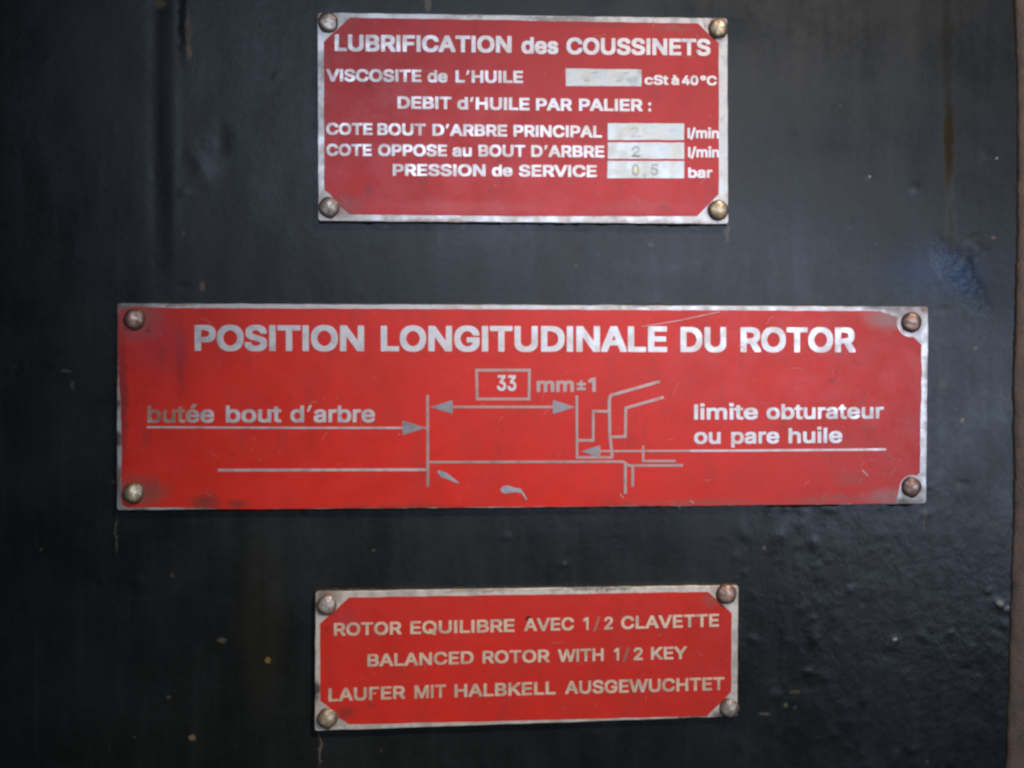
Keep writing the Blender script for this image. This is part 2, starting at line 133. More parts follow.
MEDIUM = """'~206~142,297 147,302 150,312 156,475 155,524 152,528 145,530 55,529 50,522 49,485 58,303 62,299 68,297
,~188~23,-138 95,-140 104,-135 156,48 157,82 155,88 152,91 58,91 48,87 18,-98 18,-128 19,-135
/~249~248,553 168,554 160,552 156,545 -5,-52 -5,-85 -4,-92 -1,-95 82,-96 88,-94 93,-88 254,508 255,545 252,552
0~453~272,-26 295,-20 318,-10 342,5 362,23 378,42 398,78 416,135 424,192 425,308 420,348 406,408 392,441 368,478 342,503 315,520 298,528 275,534 252,536 202,536 178,534 155,528 135,519 102,495 73,462 48,412 34,355 29,315 27,232 33,158 48,98 60,68 92,22 115,2 146,-15 182,-26 208,-27;228,73 208,77 192,86 169,108 158,125 147,152 138,182 132,228 131,255 131,275 138,325 145,352 159,385 172,405 188,421 205,431 228,437 255,427 268,418 284,402 298,377 305,362 315,325 323,262 322,235 316,188 300,135 287,112 272,95 252,80
1~380~288,-20 295,-16 296,-8 296,522 292,528 285,530 182,529 67,445 65,435 66,345 68,341 75,339 105,340 182,395 188,398 192,395 193,-15 195,-19 202,-21
2~453~47,-18 58,-21 395,-21 405,-19 409,-15 410,65 409,72 405,76 218,77 212,78 211,82 341,222 377,272 395,312 401,342 401,388 400,415 393,438 384,458 370,478 350,498 325,517 288,531 252,536 202,536 162,531 135,521 105,504 79,478 63,455 55,438 46,402 46,352 48,345 52,342 142,343 147,348 155,385 168,408 182,422 192,428 208,435 222,437 245,433 276,415 291,395 297,368 295,355 287,338 278,322 258,295 47,68 44,55 44,-8
3~453~54,528 49,518 49,445 50,438 55,433 232,432 234,428 228,422 138,318 136,308 136,235 142,228 212,226 242,219 258,213 275,202 291,185 302,165 306,145 300,122 284,98 271,88 255,81 242,76 215,72 178,81 155,96 140,115 129,148 125,152 32,153 24,145 24,108 27,88 38,59 56,32 82,8 104,-5 142,-20 185,-27 252,-27 292,-20 328,-7 358,13 375,28 390,48 401,68 413,108 414,158 412,185 400,225 375,262 352,281 325,297 305,304 282,308 278,312 391,442 393,455 393,518 391,525 387,528 378,530
4~453~325,529 238,530 232,529 226,525 25,185 19,172 19,95 21,88 25,84 252,84 261,82 262,-12 265,-18 272,-21 352,-21 361,-18 364,-8 365,82 368,84 428,84 433,88 434,95 434,172 432,181 422,184 368,184 364,188 364,328 362,335 358,337 275,338 264,335 262,325 262,188 260,185 158,184 154,185 153,188 328,485 330,518 329,525
5~453~382,528 372,530 88,530 82,529 77,525 74,515 47,278 48,236 55,232 92,227 142,226 172,242 202,252 215,255 238,250 268,234 288,211 300,188 306,162 295,125 288,112 276,98 265,89 248,79 232,74 218,72 192,80 165,99 151,118 142,145 138,149 55,151 42,148 39,138 41,98 45,78 53,58 72,30 85,16 122,-9 145,-18 188,-27 245,-27 292,-19 328,-4 355,15 377,38 398,75 410,122 411,178 409,212 402,242 393,262 382,282 364,305 332,331 310,342 285,350 262,354 242,354 198,354 165,348 163,352 171,425 175,432 372,432 384,435 386,442 386,518
:~188~154,-2 161,18 160,68 155,83 142,97 118,107 72,107 52,99 38,85 30,65 30,15 37,-2 49,-15 68,-24 122,-24 138,-17;148,266 160,285 161,328 158,352 147,368 135,377 125,381 112,383 82,383 62,379 42,366 36,358 30,342 29,295 36,275 48,262 55,256 72,251 112,250 134,255
A~480~188,529 182,526 175,512 -2,25 -4,15 -3,-15 2,-20 8,-21 95,-21 103,-18 110,-5 152,115 158,122 318,122 325,119 328,112 372,-12 377,-18 388,-21 478,-19 483,-12 482,22 296,525 292,529 285,530;238,364 242,360 287,228 287,222 285,220 198,220 191,222
B~456~44,528 41,525 39,515 39,-5 42,-18 55,-21 295,-20 338,-11 365,-1 382,9 408,32 422,52 433,82 438,108 437,172 430,205 411,238 380,268 407,302 413,315 417,338 417,415 408,445 398,465 378,488 348,511 328,519 298,526 268,530;147,208 152,210 235,210 265,206 285,199 309,182 325,160 332,138 327,122 318,108 305,96 288,87 268,81 228,77 148,78 146,85;148,306 146,315 146,422 148,431 218,432 258,427 281,418 295,408 303,398 312,375 311,362 301,342 280,322 262,313 242,308 212,305
C~510~378,517 342,529 295,536 218,534 188,529 162,519 129,502 105,484 85,464 59,428 39,385 27,342 20,302 19,275 21,205 28,162 36,132 53,92 85,44 112,19 132,5 162,-10 192,-20 222,-26 242,-27 312,-26 362,-14 398,3 435,30 459,58 478,92 493,142 492,177 482,181 398,181 388,176 376,145 361,122 348,108 328,94 298,81 268,75 228,84 205,95 188,106 159,138 141,175 131,208 125,245 125,262 131,302 147,348 165,378 184,398 212,417 235,428 262,433 278,433 307,425 332,413 355,394 368,378 380,355 388,332 392,328 482,327 488,328 492,332 492,372 485,398 469,435 458,452 432,482 405,502
D~502~42,-18 52,-21 238,-21 265,-20 312,-12 348,1 382,19 409,42 438,75 453,102 467,132 475,162 479,188 483,235 483,272 476,345 467,378 439,435 408,469 372,498 335,515 305,523 278,527 248,530 55,530 45,529 42,526 39,515 39,-2 39,-12;148,78 146,85 147,428 152,432 198,432 235,429 258,425 285,416 312,401 333,382 351,358 367,322 375,282 378,255 373,212 363,178 347,145 334,128 312,109 282,92 255,84 222,78
E~419~393,-18 396,-8 396,65 396,72 392,76 152,77 148,78 146,85 146,198 148,208 365,209 372,210 375,213 376,228 376,295 375,302 368,306 148,307 146,315 147,428 152,432 388,433 393,442 393,518 391,525 387,528 378,530 44,528 41,525 39,515 39,-5 42,-18 55,-21 382,-21
F~410~45,-20 135,-21 142,-19 146,-15 146,192 148,199 355,200 365,205 366,212 366,288 362,297 148,299 146,308 146,425 148,431 152,432 385,433 389,438 390,458 390,518 385,528 375,530 55,530 45,529 41,525 39,-5 40,-15
G~520~185,528 155,517 138,508 102,482 82,462 64,438 49,412 39,385 26,345 20,302 19,275 21,205 27,162 35,132 56,85 82,49 112,19 132,5 156,-8 192,-20 222,-26 242,-27 312,-26 362,-15 395,-1 432,25 457,52 471,72 481,92 492,125 497,158 497,272 492,276 482,276 275,276 265,273 263,252 263,188 265,181 275,179 385,178 388,175 374,138 350,108 327,92 312,84 292,78 265,75 225,85 198,99 170,125 146,162 132,202 125,248 128,285 135,318 147,348 173,388 205,414 222,423 242,430 262,433 282,432 308,423 328,414 345,401 357,388 376,358 388,332 395,329 482,329 492,331 494,338 494,365 487,395 475,424 448,464 414,495 375,518 342,529 298,536 235,536
H~517~42,-18 52,-21 135,-21 142,-19 146,-15 146,205 148,211 152,212 368,212 372,205 373,-15 375,-19 382,-21 465,-21 475,-18 477,-5 477,515 476,525 473,528 382,530 373,525 372,315 368,310 362,310 148,311 146,318 146,515 145,525 141,528 132,530 52,530 42,526 39,515 39,-2 39,-12
I~185~48,-21 135,-21 143,-18 146,-12 146,515 145,525 138,529 48,530 42,526 40,522 39,-8 42,-18
K~467~465,-18 468,-12 468,8 465,24 279,285 280,288 292,302 463,485 466,495 465,526 462,529 455,530 355,530 345,528 148,317 146,325 146,515 145,525 135,530 44,528 41,525 39,515 39,-5 42,-18 52,-21 132,-21 142,-19 145,-16 147,148 168,174 195,200 201,195 352,-17 365,-21 458,-21
L~393~45,529 41,525 39,515 39,-5 42,-18 55,-21 368,-21 378,-19 381,-12 381,65 381,72 375,77 148,78 146,85 146,522 142,528 135,530
M~628~42,526 39,505 39,-5 42,-18 52,-21 132,-21 138,-19 142,-15 143,265 145,281 265,-15 275,-21 348,-21 358,-19 365,-12 482,283 484,265 484,-15 488,-19 495,-21 578,-21 585,-18 588,-5 588,508 588,522 585,527 575,530 465,530 455,524 315,160 312,165 302,195 172,525 168,528 158,530 52,530
N~523~42,-18 52,-21 135,-21 142,-19 146,-15 146,312 148,325 365,-15 372,-20 378,-21 472,-21 482,-18 484,-5 484,515 483,525 479,528 388,530 382,527 379,522 379,188 378,185 375,183 157,525 152,529 145,530 52,530 42,526 39,515 39,-2 39,-12
O~533~352,-18 402,5 426,22 445,41 472,76 485,99 497,128 509,178 514,242 511,318 507,345 499,375 484,412 469,438 450,462 415,495 378,517 345,529 298,536 238,536 188,529 160,518 134,505 102,480 65,438 50,412 39,385 27,342 20,302 19,275 21,205 26,168 35,135 53,92 82,48 112,19 155,-7 192,-20 238,-27 312,-26;268,434 292,429 318,419 338,408 362,387 387,348 398,322 405,292 409,255 405,218 397,185 384,155 364,125 348,109 322,91 295,81 268,74 242,79 208,93 186,108 170,125 153,148 140,175 130,212 125,255 128,288 136,322 147,348 165,378 185,399 205,414 238,429
P~445~45,-20 135,-21 145,-16 146,155 148,164 278,166 318,174 348,186 368,199 398,228 409,245 424,285 430,325 430,368 426,402 419,428 404,458 385,482 362,500 325,519 305,524 258,530 52,530 45,529 41,525 39,-5 40,-15;148,264 146,272 146,422 148,431 212,432 248,429 279,418 300,402 315,378 323,348 321,335 314,315 308,302 299,292 272,273 242,265 225,263
Q~533~482,-67 486,-58 485,-26 441,35 472,76 485,99 498,132 506,162 510,188 514,268 511,318 505,352 497,382 484,412 471,435 445,467 427,485 402,504 368,521 325,533 295,536 238,536 212,533 188,529 162,519 132,504 102,480 65,438 50,412 38,384 24,325 20,302 19,235 24,182 37,128 49,98 63,75 82,48 112,19 148,-4 178,-16 218,-26 242,-27 312,-26 345,-20 351,-25 378,-62 385,-67;268,434 292,429 318,419 338,408 362,387 387,348 398,322 405,292 409,255 405,218 398,188 384,155 374,138 368,133 362,138 335,175 328,179 238,180 232,179 228,176 228,138 270,82 272,78 270,75 265,75 225,85 202,97 183,112 159,138 146,162 133,198 128,222 125,258 130,298 137,325 147,348 168,382 195,408 219,422 242,429
R~449~44,528 41,525 39,515 39,-5 42,-18 55,-21 135,-21 143,-18 146,-8 147,175 152,177 222,177 228,175 231,172 334,-18 355,-21 435,-21 445,-18 448,-5 447,15 445,24 353,195 354,198 385,220 401,238 416,265 426,295 430,325 430,378 426,412 417,438 398,470 381,488 355,507 328,518 298,526 255,530;148,431 212,432 248,429 278,420 298,407 314,385 323,355 318,329 307,308 298,299 285,290 248,278 208,275 148,276 146,285 146,422
S~447~138,526 105,511 82,495 59,472 45,449 36,425 32,402 33,335 40,308 51,288 65,272 88,253 112,239 138,228 252,194 282,183 302,170 314,158 321,145 322,135 316,122 308,108 285,89 255,76 222,71 182,80 158,93 139,112 131,128 125,152 118,157 25,157 18,152 17,122 20,98 26,78 42,45 55,28 72,12 95,-4 132,-19 192,-30 252,-30 288,-26 318,-19 358,-1 375,11 398,35 417,65 426,95 428,115 427,178 418,210 398,239 378,257 362,268 325,286 222,316 182,331 163,342 148,355 140,368 138,378 144,392 153,405 172,420 188,429 212,435 225,437 268,426 292,411 307,392 317,362 322,358 415,357 420,362 421,372 420,408 416,428 407,452 385,482 352,508 325,522 288,532 252,536 198,536 168,532
T~449~268,-21 275,-18 277,-8 278,428 282,432 432,433 435,435 437,442 436,525 432,529 422,530 18,529 13,525 12,518 12,442 15,434 25,432 168,432 172,430 173,-15 182,-21
U~517~44,528 41,525 39,515 39,152 47,102 56,78 76,45 105,15 135,-4 162,-16 212,-27 295,-28 332,-23 374,-8 407,12 436,38 451,58 465,88 476,128 477,515 475,526 465,530 385,530 378,529 374,525 373,198 367,158 363,145 351,122 325,96 292,80 258,74 222,81 188,99 172,115 163,128 154,145 148,163 145,185 143,525 135,530
V~480~-2,526 -3,492 -1,482 183,-15 188,-20 195,-21 285,-21 295,-19 299,-15 304,-2 480,482 482,495 481,525 475,529 458,530 385,530 378,528 375,525 242,144 236,152 223,195 105,524 100,528 92,530 8,530
W~686~-2,526 -4,518 -3,485 128,5 137,-18 145,-21 238,-21 245,-20 251,-15 342,314 345,312 348,302 435,-16 438,-19 448,-21 538,-21 548,-18 555,-2 689,485 690,518 689,525 685,528 595,530 588,529 583,525 498,196 495,185 492,181 404,515 398,527 388,530 298,530 292,529 286,525 195,183 192,185 187,198 102,525 98,528 88,530 8,530
Y~472~278,-21 285,-18 288,-12 288,182 290,192 471,485 474,495 473,525 468,529 462,530 372,530 362,527 242,331 238,326 235,326 112,525 102,530 2,529 -2,525 -3,518 -3,495 -1,485 182,190 183,-15 192,-21
a~389~354,-18 357,-5 357,282 350,322 335,351 316,372 292,388 265,397 232,404 168,405 142,402 98,389 72,374 48,355 26,322 21,305 21,278 25,271 82,254 115,254 121,258 137,282 152,294 175,305 195,309 218,303 235,293 247,278 252,262 248,256 232,250 135,237 85,225 52,209 32,191 23,178 15,162 11,142 9,125 11,68 19,42 31,22 46,5 69,-12 92,-21 132,-29 182,-30 205,-27 232,-20 252,-10 255,-11 259,-18 265,-21 345,-21;255,152 248,122 237,102 218,85 198,74 172,67 148,72 127,85 116,102 116,108 122,118 132,128 152,138 185,146 245,155 252,155
b~424~38,529 34,525 33,515 33,-15 42,-21 122,-21 130,-18 135,-5 155,-17 182,-26 252,-28 278,-26 315,-14 347,8 372,35 391,68 403,105 409,138 411,162 410,235 402,278 390,312 374,338 348,367 325,384 292,398 265,404 195,404 165,398 137,385 135,392 133,525 125,530;222,69 205,72 192,78 176,88 162,103 145,135 138,162 134,188 137,215 143,238 160,272 175,288 188,297 218,307 234,305 252,297 265,288 281,272 296,242 302,218 306,192 305,173 300,148 290,122 282,108 271,95 252,79 235,72
c~396~322,377 294,392 252,403 202,405 162,403 122,392 95,377 78,365 62,348 43,322 26,285 16,238 14,212 14,162 17,128 25,92 46,48 62,28 82,8 98,-4 128,-18 162,-27 235,-28 258,-26 285,-19 322,-1 352,25 364,42 375,62 382,82 382,115 378,122 325,137 288,137 283,132 270,105 252,86 235,76 218,70 208,69 195,71 168,82 146,105 136,118 128,136 118,178 118,192 123,222 137,258 162,288 176,298 192,305 205,308 215,307 232,302 248,293 265,278 282,248 288,243 325,243 372,254 379,258 382,265 382,295 373,318 364,335 348,355
d~424~388,528 382,530 302,530 292,525 290,515 290,392 288,384 258,399 228,404 158,404 132,398 105,387 82,371 55,345 35,311 21,272 14,232 14,148 18,118 34,68 55,32 75,10 112,-15 152,-27 182,-28 222,-28 245,-25 262,-20 288,-5 292,-6 295,-18 302,-21 382,-21 388,-19 392,-15 393,515 392,524;205,69 188,72 172,80 158,91 142,108 136,118 126,145 117,188 124,228 129,245 140,265 152,282 168,294 185,303 202,307 232,300 255,283 265,271 277,252 283,235 290,192 289,168 284,148 274,122 264,105 245,85 235,79 218,72
e~404~125,393 105,384 85,371 62,348 37,312 25,282 18,255 14,228 14,148 22,105 32,76 49,45 62,28 82,8 102,-6 138,-21 175,-28 238,-28 265,-26 305,-14 325,-4 342,8 356,22 372,42 380,58 384,72 384,102 382,110 375,113 328,124 292,124 285,120 272,99 255,82 232,72 208,68 172,80 155,92 137,112 130,125 124,145 128,149 378,149 388,151 391,162 390,252 383,282 372,312 358,338 341,358 312,381 272,399 235,405 168,404;127,245 139,268 162,291 185,304 205,308 222,305 247,292 268,268 279,245 275,241 132,241
h~410~38,529 34,525 33,515 33,-5 35,-18 45,-21 125,-21 132,-19 134,-15 135,222 137,238 146,265 165,288 191,302 212,307 232,301 253,285 266,265 274,242 275,228 276,-15 278,-19 285,-21 365,-21 374,-18 377,-5 377,275 369,318 354,352 332,376 314,388 292,398 268,403 188,403 165,398 138,386 135,388 135,392 133,525 125,530
i~167~128,-20 134,-15 135,-8 134,392 132,397 125,400 38,399 34,395 33,385 33,-15 42,-21;138,525 125,537 105,544 58,544 38,535 26,522 20,502 21,462 28,443 44,428 62,423 105,423 125,429 138,442 146,458 146,508
l~167~128,-20 134,-15 135,-8 134,522 132,527 125,530 42,530 35,526 33,515 33,-12 35,-18 42,-21
m~610~575,-18 577,-5 577,288 573,315 563,342 551,362 531,382 502,398 485,403 465,406 408,406 378,401 349,388 322,367 318,367 305,382 288,393 272,401 252,406 185,406 155,397 135,387 128,398 122,400 45,400 35,396 33,385 33,-2 33,-12 36,-18 45,-21 125,-21 132,-19 134,-15 136,242 143,265 155,284 172,297 188,305 198,307 215,304 234,292 244,278 252,258 254,238 254,-8 257,-18 265,-21 345,-21 352,-19 356,-15 357,245 364,268 378,289 392,299 415,307 432,305 455,292 467,275 473,255 475,238 476,-15 478,-19 485,-21 565,-21
n~410~374,-18 377,-5 377,275 369,318 362,338 351,355 329,378 312,390 292,398 265,403 188,403 165,398 135,384 131,395 125,399 37,398 34,395 33,385 33,-5 35,-18 45,-21 125,-21 132,-19 134,-15 135,222 137,238 146,265 165,288 191,302 212,307 232,301 253,285 266,265 274,242 275,228 276,-15 278,-19 285,-21 365,-21
o~415~298,390 252,403 218,405 165,404 128,394 102,382 78,365 49,332 34,305 20,265 14,215 14,158 17,128 24,95 37,65 59,32 85,6 98,-4 118,-14 142,-22 175,-28 242,-28 275,-22 315,-5 337,12 364,42 380,68 395,108 401,142 401,232 396,262 390,285 381,305 361,338 332,368;208,308 225,304 242,297 267,275 285,245 292,222 297,192 295,168 288,141 281,122 270,105 255,89 240,78 225,72 208,69 192,71 175,78 158,91 146,105 136,118 127,138 120,165 118,188 121,212 128,238 137,258 149,275 162,288 176,298 192,305
p~424~38,-163 125,-164 132,-162 134,-158 135,-8 138,-6 162,-19 192,-27 258,-28 288,-23 315,-14 347,8 372,35 388,62 401,95 410,142 411,218 406,262 398,292 379,332 352,364 325,384 295,397 265,404 202,405 185,403 165,398 135,384 131,395 122,400 42,400 34,395 33,-148 33,-158;222,69 205,72 192,78 176,88 162,103 145,135 138,162 134,188 137,215 143,238 160,272 175,288 188,297 218,307 234,305 252,297 265,288 281,272 296,242 302,218 306,192 305,173 300,148 290,122 282,108 271,95 252,79 235,72
r~259~38,-20 125,-21 132,-19 134,-15 135,228 137,242 150,272 165,287 175,294 205,303 252,303 262,305 264,315 264,395 262,402 258,404 178,404 155,398 135,389 128,398 122,400 42,400 34,395 33,-5 33,-15
s~365~258,398 225,404 165,405 145,404 115,398 85,384 66,372 45,350 32,325 26,288 27,238 37,212 52,191 71,175 105,158 218,127 235,116 243,105 235,90 222,80 205,72 182,67 155,74 135,86 125,98 115,122 108,127 75,127 22,115 18,112 16,105 16,78 19,62 27,42 43,18 55,6 68,-4 95,-17 115,-23 155,-28 225,-27 255,-22 282,-12 305,2 321,15 332,28 343,48 351,75 350,142 339,172 325,190 298,211 278,220 162,253 145,262 134,275 140,288 152,298 168,307 185,310 205,306 222,298 234,285 247,262 252,258 288,257 332,267 341,272 344,278 344,308 328,345 318,358 302,375 282,388
t~227~228,-19 233,-12 233,22 222,70 212,74 172,73 158,78 149,95 146,118 146,302 152,306 215,306 222,308 225,318 223,395 215,400 152,400 147,402 146,482 142,490 52,491 48,488 45,482 44,402 38,400 -8,399 -13,395 -15,378 -15,315 -12,308 -5,306 42,306 45,302 45,72 46,55 51,35 59,18 73,2 92,-11 112,-20 132,-24 185,-25 208,-24
u~410~37,398 34,395 33,385 33,105 41,62 48,42 59,25 78,4 95,-8 118,-18 142,-24 222,-24 242,-20 275,-5 278,-16 285,-20 365,-21 374,-18 377,-12 377,-2 377,385 375,396 365,400 288,400 282,399 277,395 275,162 272,138 261,112 244,92 225,79 202,73 182,77 158,92 147,108 138,132 135,148 133,395 125,400
°~316~56,298 72,285 95,272 118,265 138,263 185,263 208,267 234,278 259,298 277,322 288,345 293,365 294,408 292,432 285,458 272,482 258,498 238,515 218,525 195,532 172,534 142,534 112,530 95,524 65,505 48,488 36,468 27,448 23,422 23,372 27,348 43,315;158,438 172,433 186,422 198,398 197,392 185,373 172,363 158,358 135,369 123,385 119,398 123,412 132,423 145,433
±~453~405,6 408,12 408,32 408,92 405,99 395,101 278,102 272,105 276,115 276,198 278,203 398,204 407,208 408,288 405,301 398,303 278,304 276,308 276,398 268,404 252,404 188,404 178,399 177,308 175,304 55,303 48,301 45,288 47,208 55,204 175,203 177,198 177,115 181,105 175,102 58,101 48,99 45,92 45,75 45,15 48,6 55,4 72,4 392,4
à~389~354,-18 357,-5 357,282 350,322 335,351 316,372 292,388 265,397 228,405 148,403 98,389 72,374 48,355 26,322 21,305 21,278 25,271 82,254 115,254 121,258 137,282 152,294 175,305 195,309 218,303 235,293 247,278 252,262 248,256 232,250 135,237 85,225 52,209 32,191 23,178 15,162 11,142 9,125 11,68 19,42 31,22 46,5 69,-12 92,-21 132,-29 182,-30 205,-27 232,-20 252,-10 255,-11 259,-18 265,-21 345,-21;255,152 248,122 237,102 218,85 198,74 172,67 148,72 127,85 116,102 116,108 122,118 132,128 152,138 185,146 245,155 252,155;232,411 234,418 233,452 188,545 182,549 175,550 92,550 85,549 82,546 80,515 82,505 145,412 152,409 165,408 225,409
é~404~125,393 105,384 85,371 62,348 37,312 25,282 18,255 14,228 14,148 22,105 32,76 49,45 62,28 82,8 102,-6 138,-21 175,-28 238,-28 265,-26 305,-14 325,-4 342,8 356,22 372,42 380,58 384,72 384,102 382,110 375,113 328,124 292,124 285,120 272,99 255,82 232,72 208,68 172,80 155,92 137,112 130,125 124,145 128,149 378,149 388,151 391,162 390,252 383,282 372,312 358,338 341,358 312,381 272,399 238,405 168,405;127,245 139,268 162,291 185,304 205,308 222,305 247,292 268,268 279,245 275,241 132,241;160,412 165,409 188,408 238,408 247,412 311,508 312,538 308,548 302,550 215,550 205,546 159,452 157,418
ƒ~410~45,-20 135,-21 142,-19 146,-15 147,428 152,432 375,433 380,438 381,445 381,518 376,528 55,530 45,529 41,525 39,-5 40,-15;186,225 188,221 195,219 278,221 283,228 282,273 278,277 272,278 192,278 188,275 185,268"""


def load_glyphs(txt):
    g = {}
    for ln in txt.split("\n"):
        ch, adv, body = ln.split("~")
        g[ch] = (float(adv), [[tuple(float(v) for v in p.split(",")) for p in c.split(" ")] for c in body.split(";") if c])
    return g


GL = {'bold': load_glyphs(BOLD), 'medium': load_glyphs(MEDIUM)}
for _k, _w in (('bold', 1.0), ('medium', 0.75)):     # the engraver's slanting apostrophe
    for _c in "ié":                                  # clear gap under dots and accents
        _top = max(GL[_k][_c][1], key=lambda l: min(y for _, y in l))
        GL[_k][_c][1][GL[_k][_c][1].index(_top)] = [(x, y + 26) for x, y in _top]
    GL[_k]["'"] = (230.0, [[(50, 330), (50 + 75 * _w, 330), (190, 535), (190 - 105 * _w, 535)]])

# ---------------------------------------------------------------- node helpers
def new_mat(name):
    m = bpy.data.materials.new(name)
    m.use_nodes = True
    nt = m.node_tree
    return m, nt, nt.nodes["Principled BSDF"]


def math_node(nt, op, a, b=None, c=None, clamp=False):
    n = nt.nodes.new("ShaderNodeMath")
    n.operation = op
    n.use_clamp = clamp
    for i, v in enumerate((a, b, c)):
        if v is None:
            continue
        if isinstance(v, (int, float)):
            n.inputs[i].default_value = v
        else:
            nt.links.new(v, n.inputs[i])
    return n.outputs[0]


def vec_node(nt, op, a, b=None, scale=None):
    n = nt.nodes.new("ShaderNodeVectorMath")
    n.operation = op
    for i, v in enumerate((a, b)):
        if v is None:
            continue
        if isinstance(v, (tuple, list)):
            n.inputs[i].default_value = v
        else:
            nt.links.new(v, n.inputs[i])
    if scale is not None:
        n.inputs["Scale"].default_value = scale
    return n.outputs["Value"] if op in ('LENGTH', 'DISTANCE') else n.outputs[0]


def noise_tex(nt, co, scale, detail=4, rough=0.55, stretch=None):
    if stretch:
        co = vec_node(nt, 'MULTIPLY', co, stretch)
    n = nt.nodes.new("ShaderNodeTexNoise")
    n.inputs["Scale"].default_value = scale
    n.inputs["Detail"].default_value = detail
    n.inputs["Roughness"].default_value = rough
    nt.links.new(co, n.inputs["Vector"])
    return n.outputs["Fac"], n.outputs["Color"]


def ramp(nt, v, lo, hi, a=0.0, b=1.0):
    n = nt.nodes.new("ShaderNodeMapRange")
    n.interpolation_type = 'SMOOTHSTEP'
    nt.links.new(v, n.inputs[0])
    for i, x in zip((1, 2, 3, 4), (lo, hi, a, b)):
        n.inputs[i].default_value = x
    return n.outputs[0]


def mix(nt, fac, a, b):
    n = nt.nodes.new("ShaderNodeMix")
    n.data_type = 'RGBA'
    for s, v in ((n.inputs[0], fac), (n.inputs[6], a), (n.inputs[7], b)):
        if isinstance(v, (int, float)):
            s.default_value = v
        elif isinstance(v, tuple):
            s.default_value = (*v, 1) if len(v) == 3 else v
        else:
            nt.links.new(v, s)
    return n.outputs[2]


def coords(nt):
    """object coordinates in millimetres"""
    t = nt.nodes.new("ShaderNodeTexCoord")
    return vec_node(nt, 'SCALE', t.outputs["Object"], scale=1000.0)


def warped(nt, co, amp, scale):
    _, c = noise_tex(nt, co, scale, 3)
    c = vec_node(nt, 'SUBTRACT', c, (0.5, 0.5, 0.5))
    c = vec_node(nt, 'SCALE', c, scale=amp * 2)
    return vec_node(nt, 'ADD', co, c)


def spot(nt, wco, cx, cz, rx, rz, soft=0.4, rot=0.0):
    """mask of an irregular elliptical mark, centre and radii in mm"""
    v = vec_node(nt, 'SUBTRACT', wco, (cx, 0, cz))
    if rot:
        n = nt.nodes.new("ShaderNodeVectorRotate")
        n.rotation_type = 'Y_AXIS'
        n.inputs["Angle"].default_value = rot
        nt.links.new(v, n.inputs[0])
        v = n.outputs[0]
    v = vec_node(nt, 'MULTIPLY', v, (1 / rx, 0, 1 / rz))
    return ramp(nt, vec_node(nt, 'LENGTH', v), 1.0, 1.0 - soft)


def bump(nt, bsdf, height, strength, dist):
    n = nt.nodes.new("ShaderNodeBump")
    n.inputs["Strength"].default_value = strength
    n.inputs["Distance"].default_value = dist
    nt.links.new(height, n.inputs["Height"])
    nt.links.new(n.outputs[0], bsdf.inputs["Normal"])


# ---------------------------------------------------------------- object helpers
def link(name, verts, faces, mat, parent=None, smooth=False):
    me = bpy.data.meshes.new(name)
    me.from_pydata(verts, [], faces)
    me.validate()
    me.update()
    if smooth:
        for p in me.polygons:
            p.use_smooth = True
    me.materials.append(mat)
    o = bpy.data.objects.new(name, me)
    col.objects.link(o)
    if parent:
        o.parent = parent
    return o


def fix_normals(o):
    import bmesh
    bm = bmesh.new()
    bm.from_mesh(o.data)
    bmesh.ops.recalc_face_normals(bm, faces=bm.faces)
    bm.to_mesh(o.data)
    bm.free()


def inside(p, l):
    r = False
    for (x0, z0), (x1, z1) in zip(l, l[1:] + l[:1]):
        if (z0 > p[1]) != (z1 > p[1]) and p[0] < x0 + (p[1] - z0) * (x1 - x0) / (z1 - z0):
            r = not r
    return r


def outer_groups(loops):
    """each outer outline together with the holes inside it"""
    outs = [l for l in loops if not any(inside(l[0], m) for m in loops if m is not l)]
    return [[o] + [l for l in loops if l is not o and inside(l[0], o)] for o in outs]


class Solid:
    """collects flat shapes (2D outlines on a plate) raised between two heights"""
    def __init__(self, origin):
        self.v, self.f, self.o = [], [], origin

    def shape(self, loops, y_back, y_front, chamfer=0.0, close_back=False):
        loops = [[(x - self.o[0], z - self.o[1]) for x, z in l] for l in loops]
        for grp in outer_groups(loops):
            self._one(grp, y_back, y_front, chamfer, close_back)

    def _one(self, loops, y_back, y_front, chamfer, close_back):
        tri = tessellate_polygon([[Vector((x, z, 0)) for x, z in l] for l in loops])
        flat = [p for l in loops for p in l]
        top = flat
        if chamfer:
            top = [p for l in loops for p in inset(l, chamfer)]
        n, b = len(flat), len(self.v)
        self.v += [(x, y_front, z) for x, z in top]
        rings = [b]
        if chamfer:
            self.v += [(x, y_front + chamfer, z) for x, z in flat]
            rings.append(b + n)
        self.v += [(x, y_back, z) for x, z in flat]
        rings.append(b + n * (len(rings)))
        for t in tri:
            p = [flat[i] for i in t]
            a = (p[1][0] - p[0][0]) * (p[2][1] - p[0][1]) - (p[2][0] - p[0][0]) * (p[1][1] - p[0][1])
            if abs(a) < 1e-16:
                continue
            t = tuple(t) if a > 0 else tuple(reversed(t))
            self.f.append(tuple(b + i for i in t))
            if close_back:
                self.f.append(tuple(rings[-1] + i for i in reversed(t)))
        k = 0
        for l in loops:
            m = len(l)
            for r0, r1 in zip(rings, rings[1:]):
                for i in range(m):
                    j = (i + 1) % m
                    self.f.append((r0 + k + i, r1 + k + i, r1 + k + j, r0 + k + j))
            k += m

    def build(self, name, mat, parent):
        return link(name, self.v, self.f, mat, parent)


def area2(l):
    return sum(a[0] * b[1] - b[0] * a[1] for a, b in zip(l, l[1:] + l[:1]))


